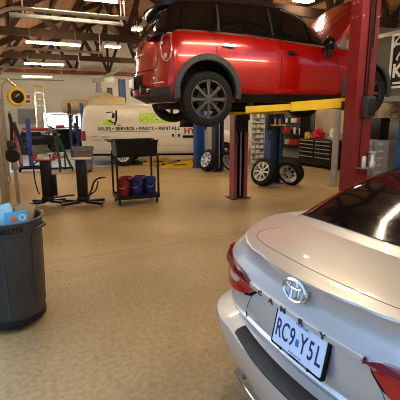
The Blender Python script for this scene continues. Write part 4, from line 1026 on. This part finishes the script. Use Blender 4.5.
for v in o.data.vertices:
    a = R(-55)+v.co.x/.30; v.co = Vector(((.2995+v.co.z)*math.cos(a), (.2995+v.co.z)*math.sin(a), H-.06+v.co.y))
o = text('maker_line', '\u2014\u2014', .03, M['ink'], t, Matrix.Identity(4), .001)
for v in o.data.vertices:
    a = R(-52)+v.co.x/.30; v.co = Vector(((.293+v.co.z)*math.cos(a), (.293+v.co.z)*math.sin(a), H-.115+v.co.y))
def carton(name, label, c, d, rot, m, group=None):
    g = MB(); g.box((0, 0, 0), d, bev=.004); o = g.build(name, M[m]); o.location = c; o.rotation_euler = [R(a) for a in rot]; return tag(o, label, 'box', group)
b1 = thing('blue_box', 'blue printed box with orange and white circles standing in the trash can', 'box', (-1.475, 3.11, .845), 0); b1.rotation_euler = (R(-12), R(-4), R(22))
g = MB(); g.box((0, 0, 0), (.17, .09, .25), bev=.004); g.build('carton', M['boxblue'], b1)
g = MB(); g.lathe([(0, 0), (.026, 0), (.026, .003), (0, .003)], 20, frame(Vector((-.02, -.045, .065)), (1, 0, 0), (0, 0, 1))); g.build('orange_print', M['orange'], b1)
g = MB(); g.lathe([(.018, 0), (.026, 0), (.026, .003), (.018, .003)], 20, frame(Vector((.045, -.045, .07)), (1, 0, 0), (0, 0, 1))); g.box((-.06, -.046, -.02), (.02, .004, .05)); g.build('white_print', M['white'], b1)
b2_ = thing('pale_blue_box', 'pale blue box lying behind the blue box in the trash can', 'box', (-1.69, 3.22, .88), 0); b2_.rotation_euler = (R(-18), R(-14), R(20))
g = MB(); g.box((0, 0, 0), (.26, .10, .20), bev=.004); g.build('carton', M['boxlight'], b2_)
g = MB(); g.box((-.05, -.052, .03), (.10, .004, .03)); g.build('orange_print', M['orange'], b2_, False)
b3 = thing('cardboard_box', 'open brown cardboard box behind the blue box in the trash can', 'box', (-1.51, 3.29, .835), 0); b3.rotation_euler = (R(-10), R(10), R(15))
g = MB(); g.box((0, 0, 0), (.15, .09, .27), bev=.003); g.build('carton', M['card'], b3)
g = MB(); g.box((.02, -.02, .145), (.13, .006, .03), bev=.002); g.build('flap', M['card'], b3)

# ================================================================ THINGS AT THE BACK LEFT
# grey square bin
t = thing('grey_bin', 'square grey plastic bin with moulded handles standing behind the van corner', 'bin', (-3.60, 12.32, 0), R(18))
g = MB(); P = []
for z, k in ((0.06, .82), (.66, .96), (.66, 1.04), (.76, 1.06), (.76, .98), (.1, .78)):
    P.append([(k*a*.30, k*b*.27, z) for a, b in ((-1, -.8), (-.8, -1), (.8, -1), (1, -.8), (1, .8), (.8, 1), (-.8, 1), (-1, .8))])
V = g.grid(P, True); g.bm.faces.new(V[0]); g.bm.faces.new(V[-1][::-1]); g.build('body', M['bingrey'], t, False)
g = MB(); g.tube([(-.12, -.285, .71), (-.1, -.325, .66), (.1, -.325, .66), (.12, -.285, .71)], .015, 6); g.build('handle', M['bingrey'], t)
for sx in (-1, 1):
    for sy in (-1, 1):
        g = MB(); g.cyl((sx*.2-.02, sy*.15, .04), (sx*.2+.02, sy*.15, .04), .04); g.build('caster', M['rubber'], t)
# dark green A-frame stand
t = thing('engine_stand', 'dark A-frame engine stand on casters left of the grey bin', 'engine stand', (-4.32, 12.35, 0), R(22))
g = MB(); g.beam((-.02, 0, .12), (-.12, 0, 1.28), .07, .08); g.beam((.30, 0, .12), (-.10, 0, 1.28), .06, .07); g.build('mast', M['darkgreen'], t, False)
g = MB(); g.beam((-.05, -.28, .10), (-.05, .28, .10), .07, .06); g.beam((-.45, 0, .10), (.36, 0, .10), .07, .06); g.build('base_frame', M['toolblack'], t, False)
g = MB()
for p in ((-.05, -.27), (-.05, .27), (-.42, 0), (.33, 0)): g.cyl((p[0]-.018, p[1], .04), (p[0]+.018, p[1], .04), .04)
g.build('caster', M['rubber'], t)
g = MB(); g.box((-.12, -.06, 1.15), (.12, .14, .12), bev=.02); g.build('head', M['toolblack'], t)
t = thing('panel_board', 'pale blue board lying across the base of the A-frame stand', 'board', (-4.58, 12.75, .0), R(15))
g = MB(); g.box((.03, 0, .52), (.62, .3, .03)); g.build('panel', M['boxlight'], t, False)
for a in (-.2, .25):
    g = MB(); g.box((a, 0, .25), (.04, .2, .5)); g.build('trestle', M['toolblack'], t, False)
# red engine crane and folded navy boom
t = thing('engine_crane', 'red engine crane with a navy boom folded against it at the far left', 'engine crane', (-5.50, 12.30, 0), R(20))
g = MB(); g.beam((-.02, 0, .1), (-.12, 0, 1.52), .10, .10); g.build('mast', M['brightred'], t, False)
g = MB(); g.beam((-.12, -.06, 1.50), (.12, -.10, .55), .09, .09); g.build('boom', M['navy'], t, False)
g = MB(); g.cyl((.0, -.05, .25), (-.05, -.05, 1.1), .035); g.build('hydraulic_ram', M['steel'], t)
for s in (-1, 1):
    g = MB(); g.beam((-.1, s*.1, .12), (.62, s*.28, .12), .07, .07); g.build('leg', M['toolblack'], t, False)
    for cx, cy in ((.57, s*.27), (-.08, s*.1)):
        g = MB(); g.cyl((cx, cy-.02, .045), (cx, cy+.02, .045), .045); g.build('caster', M['rubber'], t)
g = MB(); g.tube(smooth_path([(.2, -.1, .75), (.3, -.1, .6), (.26, -.1, .5), (.22, -.1, .56)]), .018, 6); g.build('hook', M['toolblack'], t)
# rear of a green pickup and a dark farm vehicle beyond
GP = thing('pickup_truck', 'dark green pickup with a red tail lamp, mostly hidden behind the van', 'truck', (-5.9, 18.9, 0), R(-65))
g = MB(); g.box((0, 1.0, .80), (1.75, 1.9, .60), bev=.05); g.box((0, 3.3, .75), (1.75, 2.8, .55), bev=.06); g.build('body', M['darkgreen'], GP)
g = MB(); g.box((0, 2.75, 1.22), (1.6, 1.5, .55), bev=.12); g.build('cab', M['darkglass'], GP)
g = MB(); g.box((0, .0, 1.24), (1.78, .10, .26), bev=.02); g.build('tailgate', M['darkgreen'], GP)
g = MB(); g.box((0, -.03, 1.03), (1.5, .03, .04)); g.build('tailgate_strip', M['pickupwhite'], GP, False)
g = MB(); g.box((0, -.08, .56), (1.7, .14, .14), bev=.02); g.build('bumper', M['frameblack'], GP)
for s in (-1, 1):
    g = MB(); g.box((s*.82, -.05, 1.22), (.13, .06, .30), bev=.02); g.build('tail_lamp', M['brightred'], GP)
    for y in (.9, 4.0): put_wheel(GP, (s*.80, y, .36), s, spokes=6, rimm='darkmetal', r=.36)
UT = thing('utility_vehicle', 'black utility vehicle with a red hood rail parked below the back window', 'utility vehicle', (-8.25, 18.15, 0), R(-65))
g = MB(); g.box((0, .9, .62), (1.3, 2.0, .42), bev=.06); g.box((0, .6, .90), (1.2, .8, .2), bev=.05); g.build('body', M['toolblack'], UT)
g = MB(); g.box((0, .8, 1.10), (1.25, 1.05, .09), bev=.03); g.build('hood_rail', M['brightred'], UT)
g = MB(); g.box((.0, .8, 1.01), (1.26, 1.0, .04)); g.build('pale_stripe', M['pickupwhite'], UT, False)
g = MB()
for s in (-1, 1): g.tube([(s*.55, 1.3, .8), (s*.55, 1.45, 1.2), (s*.55, 1.9, .85)], .03, 6)
g.tube([(-.55, 1.45, 1.2), (.55, 1.45, 1.2)], .03, 6); g.build('roll_bar', M['toolblack'], UT)
for s in (-1, 1):
    for y in (.25, 1.65): put_wheel(UT, (s*.62, y, .33), s, spokes=5, rimm='darkmetal', r=.33, w=.26)
g = MB(); g.box((0, -.14, .62), (.9, .08, .14), bev=.02); g.build('front_bumper', M['greyplastic'], UT)
# green bench with red machine in front of the windows
t = thing('green_workbench', 'long dark green workbench under the back wall windows', 'workbench', bw(3.05, 21.5), BROT)
g = MB(); g.box((0, 0, 1.0), (2.4, .7, .08), bev=.01); g.build('bench_top', M['darkgreen'], t)
g = MB(); g.box((0, .1, .48), (2.3, .45, .96)); g.build('cabinet', M['toolblack'], t, False)
t = thing('red_compressor', 'small red machine with a carrying handle on the green workbench', 'machine', bw(2.25, 21.4, 1.04), BROT)
g = MB(); g.box((0, 0, .1), (.42, .25, .16), bev=.03); g.build('housing', M['brightred'], t)
g = MB(); g.tube([(-.15, 0, .17), (-.13, 0, .28), (.13, 0, .28), (.15, 0, .17)], .018, 6); g.build('handle', M['blackplastic'], t)
# grey board, poster and ladder on the back wall
t = thing('wall_board', 'dark grey board on the back wall left of the ladder', 'board', bw(.8, 21.97, 1.65), BROT)
g = MB(); g.box((0, 0, 0), (.85, .03, .72)); g.build('panel', M['cabgrey'], t, False)
g = MB()
for s in (-1, 1): g.box((s*.43, -.01, 0), (.03, .05, .75)); g.box((0, -.01, s*.365), (.86, .05, .03))
g.build('frame', M['steel'], t, False)
t = thing('wall_poster', 'small poster with two dark red blocks above the grey board', 'poster', bw(.88, 21.98, 2.5), BROT)
g = MB(); g.box((0, 0, 0), (.34, .012, .5)); g.build('sheet', M['platewhiter'], t, False)
g = MB(); g.box((0, -.008, .1), (.24, .006, .16)); g.box((0, -.008, -.12), (.24, .006, .14)); g.build('print', M['liftredlight'], t, False)
LD = thing('stepladder', 'tall silver stepladder with a yellow top leaning on the back wall', 'ladder', bw(1.42, 21.5), BROT)
for s in (-1, 1):
    g = MB(); g.beam((s*.27, -.15, 0), (s*.19, .35, 3.1), .035, .075, up=(1, 0, 0)); g.build('rail', M['alloy'], LD, False)
for k in range(9):
    u = (k+1)/10; g = MB(); g.box((0, -.15+.5*u, 3.1*u), (.50-.12*u, .09, .035)); g.build('step', M['alloy'], LD, False)
g = MB(); g.box((0, .36, 3.12), (.42, .16, .07), bev=.015); g.build('top_cap', M['yellow'], LD)
# blue rack behind the van with a tan roll and a crumpled tarp on it
RK = thing('pallet_rack', 'blue pallet rack standing behind the van', 'rack', (-4.2, 16.35, 0), R(-2))
for x in (-.88, -.40, .95):
    g = MB()
    for y, hh in ((-.4, 2.16 if x < .5 else 1.70), (.4, 1.70)): g.box((x, y, hh/2), (.10, .08, hh))
    for z in (.4, 1.0, 1.6): g.beam((x, -.4, z), (x, .4, z+.2), .03, .03)
    g.build('upright', M['liftblue'] if x > -.5 else M['navy'], RK, False)
g = MB(); g.box((-.05, .05, 1.74), (3.0, 1.1, .05)); g.build('shelf', M['card'], RK, False)
t = MB(); t.lathe([(0, -1.45), (.17, -1.45), (.26, -1.42), (.29, -1.25), (.27, -.3), (.28, .6), (.25, 1.1), (0, 1.15)], 28, Matrix.Rotation(PI/2, 4, 'Y') @ Matrix.Rotation(.3, 4, 'Z')); q = t.build('tan_roll', M['tan']); q.location = (-4.12, 16.62, 2.05); q.rotation_euler.z = R(-2)
tag(q, 'thick tan roll lying on the blue rack, its round end left of the van roof', 'roll')
t = MB(); t.blob((0, 0, 0), (.78, .23, .44), .28, 2.2, 4, 4); q = t.build('tan_tarp', M['tan']); q.location = (-3.62, 16.03, 2.06)
tag(q, 'crumpled tan tarp heaped in front of the tan roll above the van roof', 'tarp')
# grey boom arm on the bright blue far column
t = thing('exhaust_boom', 'grey jointed exhaust boom hanging from the roof beam above the van', 'boom', (-3.75, 15.4, 2.95), R(0))
g = MB(); g.beam((-.22, 0, .0), (.18, 0, .05), .16, .16); g.beam((.15, 0, .08), (.85, .02, .42), .10, .10); g.build('arm', M['cabgrey'], t, False)
g = MB(); g.lathe([(.10, -.42), (.13, -.42), (.10, -.12), (.085, -.08), (.06, -.08), (.10, -.42)], 18); g.build('nozzle', M['cabgrey'], t)
g = MB(); g.box((.42, 0, .02), (.34, .2, .2), bev=.03); g.build('joint_box', M['white'], t)
g = MB(); g.beam((.85, .02, .42), (.85, .02, .66), .06, .06); g.build('hanger', M['steel'], t, False)

# ================================================================ RIGHT WALL
# sign
SG = thing('wall_sign', 'black framed sign with a big white letter K on the dark grey wall', 'sign', bw(7.965, 6.20, 2.85), R(25-90))
g = MB(); g.box((0, 0, 0), (1.10, .03, 1.10)); g.build('board', M['ink'], SG, False)
g = MB()
for s in (-1, 1): g.box((s*.545, -.012, 0), (.05, .05, 1.16)); g.box((0, -.012, s*.56), (1.14, .05, .05))
g.build('frame', M['platewhiter'], SG, False)
text('sign_letter', 'K', .40, M['platewhiter'], SG, frame(Vector((-.37, -.02, -.22)), (1, 0, 0), (0, 0, 1)), .006, xs=.95, bold=.012)
g = MB(); g.box((-.36, -.02, -.47), (.20, .01, .045)); g.build('sign_line', M['platewhiter'], SG, False)
g = MB()
for r, z in ((.40, .30), (.30, .02)):
    g.tube([(-.10+r*math.cos(R(a)), -.022, z+.72*r*math.sin(R(a))) for a in range(60, 185, 8)], .022, 6)
g.box((-.40, -.02, .36), (.22, .012, .05)); g.build('sign_emblem', M['platewhiter'], SG, False)
# mezzanine ledge below the sign
o = MB(); o.box((8.74, 5.5, 2.04), (1.54, 5.04, .12)); struct('trim_4', o, M['cabgrey'])
o = MB(); o.box((9.47, 7.2, 1.75), (.05, 2.6, .5)); struct('trim_5', o, M['tanwall'])
o = MB(); o.box((9.47, 12.95, 1.2), (.05, 4.0, 1.5)); struct('trim_1', o, M['wallgrey'])
# grey drawer cabinet, machine and fan
t = thing('drawer_cabinet', 'grey steel drawer cabinet against the right wall beside the red column', 'cabinet', bw(9.08, 8.02), R(25-90))
g = MB(); g.box((0, 0, .52), (1.5, .55, 1.0), bev=.01); g.build('body', M['cabgrey'], t)
for k in range(5):
    for x in (-.5, 0, .5):
        g = MB(); g.box((x, -.285, .15+k*.185), (.46, .02, .165), bev=.005); d = g.build('drawer', M['cabgrey'], t)
        g = MB(); g.box((x, -.305, .18+k*.185), (.13, .025, .025)); g.build('handle', M['alloy'], d, False)
t = thing('parts_washer', 'tall grey machine with a black cabinet standing on the drawer cabinet', 'machine', bw(9.0, 8.2, 1.03), R(25-90))
g = MB(); g.box((-.12, 0, .20), (.22, .3, .40), bev=.04); g.beam((-.12, 0, .38), (-.05, 0, 1.0), .12, .14); g.build('stand', M['cabgrey'], t)
g = MB(); g.box((.34, -.02, .28), (.46, .34, .56), bev=.02); g.build('cabinet', M['toolblack'], t)
t = thing('wall_fan', 'round red-centred fan on the tan wall above the black cabinet', 'fan', bw(9.40, 7.72, 1.74), R(25-90))
g = MB(); g.tube([(.17*math.cos(2*PI*k/24), 0, .17*math.sin(2*PI*k/24)) for k in range(24)], .018, 6, True); g.tube([(.1*math.cos(2*PI*k/20), -.01, .1*math.sin(2*PI*k/20)) for k in range(20)], .008, 5, True); g.build('guard', M['cabgrey'], t)
g = MB(); g.lathe([(0, -.03), (.05, -.02), (.06, .04), (0, .045)], 16, Matrix.Rotation(PI/2, 4, 'X')); g.build('hub', M['brightred'], t)
# black tool chest
TC = thing('tool_chest', 'long black tool chest with silver drawer pulls under the lift arm', 'tool chest', bw(9.0, 10.05), R(25-90))
g = MB(); g.box((0, 0, .50), (1.55, .52, .80), bev=.01); g.build('body', M['toolblack'], TC)
for r_, (z, hh) in enumerate(((.82, .10), (.70, .10), (.58, .10), (.45, .12), (.28, .18))):
    for x, w in ((-.38, .72), (.38, .72)):
        g = MB(); g.box((x, -.27, z), (w, .02, hh), bev=.005); d = g.build('drawer', M['toolblack'], TC)
        g = MB(); g.box((x, -.288, z+hh*.38), (w*.92, .018, .022)); g.build('drawer_pull', M['alloy'], d, False)
g = MB()
for x in (-.65, .65):
    for y in (-.18, .18): g.cyl((x-.02, y, .055), (x+.02, y, .055), .055)
g.build('caster', M['rubber'], TC)
def bag(label, x, y, z, d, m, seed, nm='plastic_bag'):
    t = MB(); t.blob((0, 0, d[2]*.72), d, .6, 2.9, 4, seed); q = t.build(nm, M[m], None, True, 60); q.location = bw(x, y, z); q.rotation_euler.z = BROT; return tag(q, label, 'bag', 'bags on the tool chest')
bag('red plastic bag lying on the black tool chest', 8.95, 10.12, .90, (.15, .20, .18), 'bagred', 1)
bag('white and pink bag at the right end of the tool chest', 8.98, 9.45, .90, (.14, .17, .20), 'bagwhite', 2)
bag('small yellow bag on the left of the tool chest', 8.92, 10.6, .90, (.10, .12, .12), 'yellow', 3)
t = MB(); t.blob((0, 0, .22), (.2, .25, .32), .3, 2.4, 3, 8); q = t.build('pink_sack', M['pink']); q.location = bw(9.05, 8.72, 1.03); tag(q, 'pink sack on the drawer cabinet beside the red column', 'bag')
# shelf of bottles
SH = thing('shelf_unit', 'black shelf unit crowded with bottles left of the tool chest', 'shelf', bw(9.1, 11.75), R(25-90))
for x in (-.75, .75):
    g = MB(); g.box((x, 0, .9), (.04, .4, 1.8)); g.build('side_panel', M['toolblack'], SH, False)
for z in (.12, .62, 1.0, 1.38):
    g = MB(); g.box((0, 0, z), (1.5, .4, .03)); g.build('shelf_board', M['toolblack'], SH, False)
cols = ['brightred', 'white', 'toolblack', 'bagred', 'white', 'boxlight', 'toolblack', 'brightred', 'orange', 'white', 'darkgreen', 'brightred', 'toolblack', 'white']
cname = {'brightred': 'red', 'white': 'white', 'toolblack': 'black', 'bagred': 'dark red', 'boxlight': 'pale blue', 'orange': 'orange', 'darkgreen': 'green'}
for r_, z in ((0, 1.395), (1, 1.015), (2, .635)):
    for k in range(9):
        c = cols[(k*3+r_*5) % len(cols)]; p = SH.matrix_world; lx = -.62+k*.155
        P = bw(9.1, 11.75)+Matrix.Rotation(R(-65), 3, 'Z') @ Vector((lx, -.08, 0)); P.z = z
        t = thing('bottle', '%s bottle, %s on the %s shelf of the black shelf unit' % (cname[c], ('first', 'second', 'third', 'fourth', 'middle one', 'sixth', 'seventh', 'second from the right', 'rightmost')[k]+(' from the left' if k < 4 or 4 < k < 7 else ''), ('top', 'middle', 'lower')[r_]), 'bottle', P, 0, 'bottles on the shelf unit')
        hh = random.uniform(.18, .27); g = MB(); g.lathe([(0, 0), (.05, 0), (.052, .01), (.052, hh*.7), (.03, hh*.85), (.018, hh*.88), (.018, hh*.95), (0, hh*.95)], 14); g.build('flask', M[c], t)
        g = MB(); g.lathe([(.021, hh*.9), (.021, hh), (0, hh)], 10); g.build('cap', M['white' if c == 'toolblack' else 'blackplastic'], t)
# black workbench strip between shelf and white rack
t = thing('workbench', 'dark cluttered workbench between the white rack and the bottle shelf', 'workbench', bw(8.95, 13.3), R(25-90))
g = MB(); g.box((0, 0, .88), (1.2, .6, .06), bev=.01); g.build('bench_top', M['toolblack'], t)
for x in (-.55, .55):
    g = MB(); g.box((x, -.25, .43), (.06, .06, .86)); g.box((x, .25, .43), (.06, .06, .86)); g.build('leg', M['toolblack'], t, False)
g = MB(); g.box((0, 0, .25), (1.1, .5, .04)); g.box((.2, 0, .5), (.4, .4, .45), bev=.02); g.build('lower_shelf', M['greyplastic'], t, False)
# white rack of pigeon holes
t = thing('white_rack', 'narrow white rack of small compartments behind the blue column', 'rack', (1.98, 13.95, 0), R(10))
for x in (-.23, .23):
    g = MB(); g.box((x, 0, .9), (.025, .32, 1.8)); g.build('side_panel', M['white'], t, False)
for k in range(11):
    g = MB(); g.box((0, 0, .05+k*.172), (.45, .32, .02)); g.build('shelf_board', M['white'], t, False)
g = MB(); g.box((0, .15, .9), (.45, .02, 1.78)); g.build('back_panel', M['white'], t, False)
g = MB()
for k in range(10):
    for x in (-.15, .0, .14): 
        if (k*3+int(x*20)) % 4: g.box((x, -.03, .06+k*.172+.05), (.1, .2, .09))
g.build('parts_tray', M['platewhiter'], t, False)
# red beacon on the ledge and yellow hose at the roof
q = MB(); q.lathe([(0, 0), (.16, 0), (.16, .05), (.13, .10), (.12, .22), (.07, .30), (0, .31)], 20); q = q.build('red_beacon', M['brightred']); q.location = bw(8.2, 7.3, 3.95); tag(q, 'bright red dome sitting on the dark grey mezzanine', 'lamp')

# ================================================================ LIGHT AND CAMERA
w = bpy.data.worlds.new('daylight'); bpy.context.scene.world = w; w.use_nodes = True
nt = w.node_tree; bg = nt.nodes['Background']; tc = nt.nodes.new('ShaderNodeTexCoord'); vm = nt.nodes.new('ShaderNodeVectorMath'); vm.operation = 'DOT_PRODUCT'
vm.inputs[1].default_value = (-.42, .906, .05); nt.links.new(tc.outputs['Generated'], vm.inputs[0])
rp = nt.nodes.new('ShaderNodeValToRGB'); nt.links.new(vm.outputs['Value'], rp.inputs['Fac'])      # hazy bright sky on one side, open blue sky on the other
rp.color_ramp.elements[0].position = .55; rp.color_ramp.elements[0].color = (.36, .60, 1, 1)
rp.color_ramp.elements[1].position = .85; rp.color_ramp.elements[1].color = (1, 1, 1, 1)
mr = nt.nodes.new('ShaderNodeMapRange'); mr.inputs['From Min'].default_value = .55; mr.inputs['From Max'].default_value = .85; mr.inputs['To Min'].default_value = 1.75; mr.inputs['To Max'].default_value = 5
nt.links.new(vm.outputs['Value'], mr.inputs['Value']); nt.links.new(rp.outputs['Color'], bg.inputs['Color']); nt.links.new(mr.outputs['Result'], bg.inputs['Strength'])
cam = bpy.data.cameras.new('camera'); co = bpy.data.objects.new('camera', cam); C.objects.link(co)
cam.sensor_width = 36; cam.sensor_fit = 'HORIZONTAL'; cam.lens = 398.3/400*36; cam.clip_start = .05
co.matrix_world = Matrix.Translation((0, 0, 1.73)) @ Matrix.Rotation(R(90-12.22), 4, 'X') @ Matrix.Rotation(R(-0.36), 4, 'Z')
sc = bpy.context.scene; sc.camera = co
sc.view_settings.view_transform = 'Standard'; sc.view_settings.look = 'None'; sc.view_settings.gamma = 1; sc.view_settings.exposure = 0
sc.view_settings.use_curve_mapping = False
sc.cycles.use_denoising = True; sc.cycles.denoising_prefilter = 'ACCURATE'; sc.cycles.pixel_filter_type = 'BLACKMAN_HARRIS'; sc.cycles.filter_width = 1.0
sc.cycles.max_bounces = 8
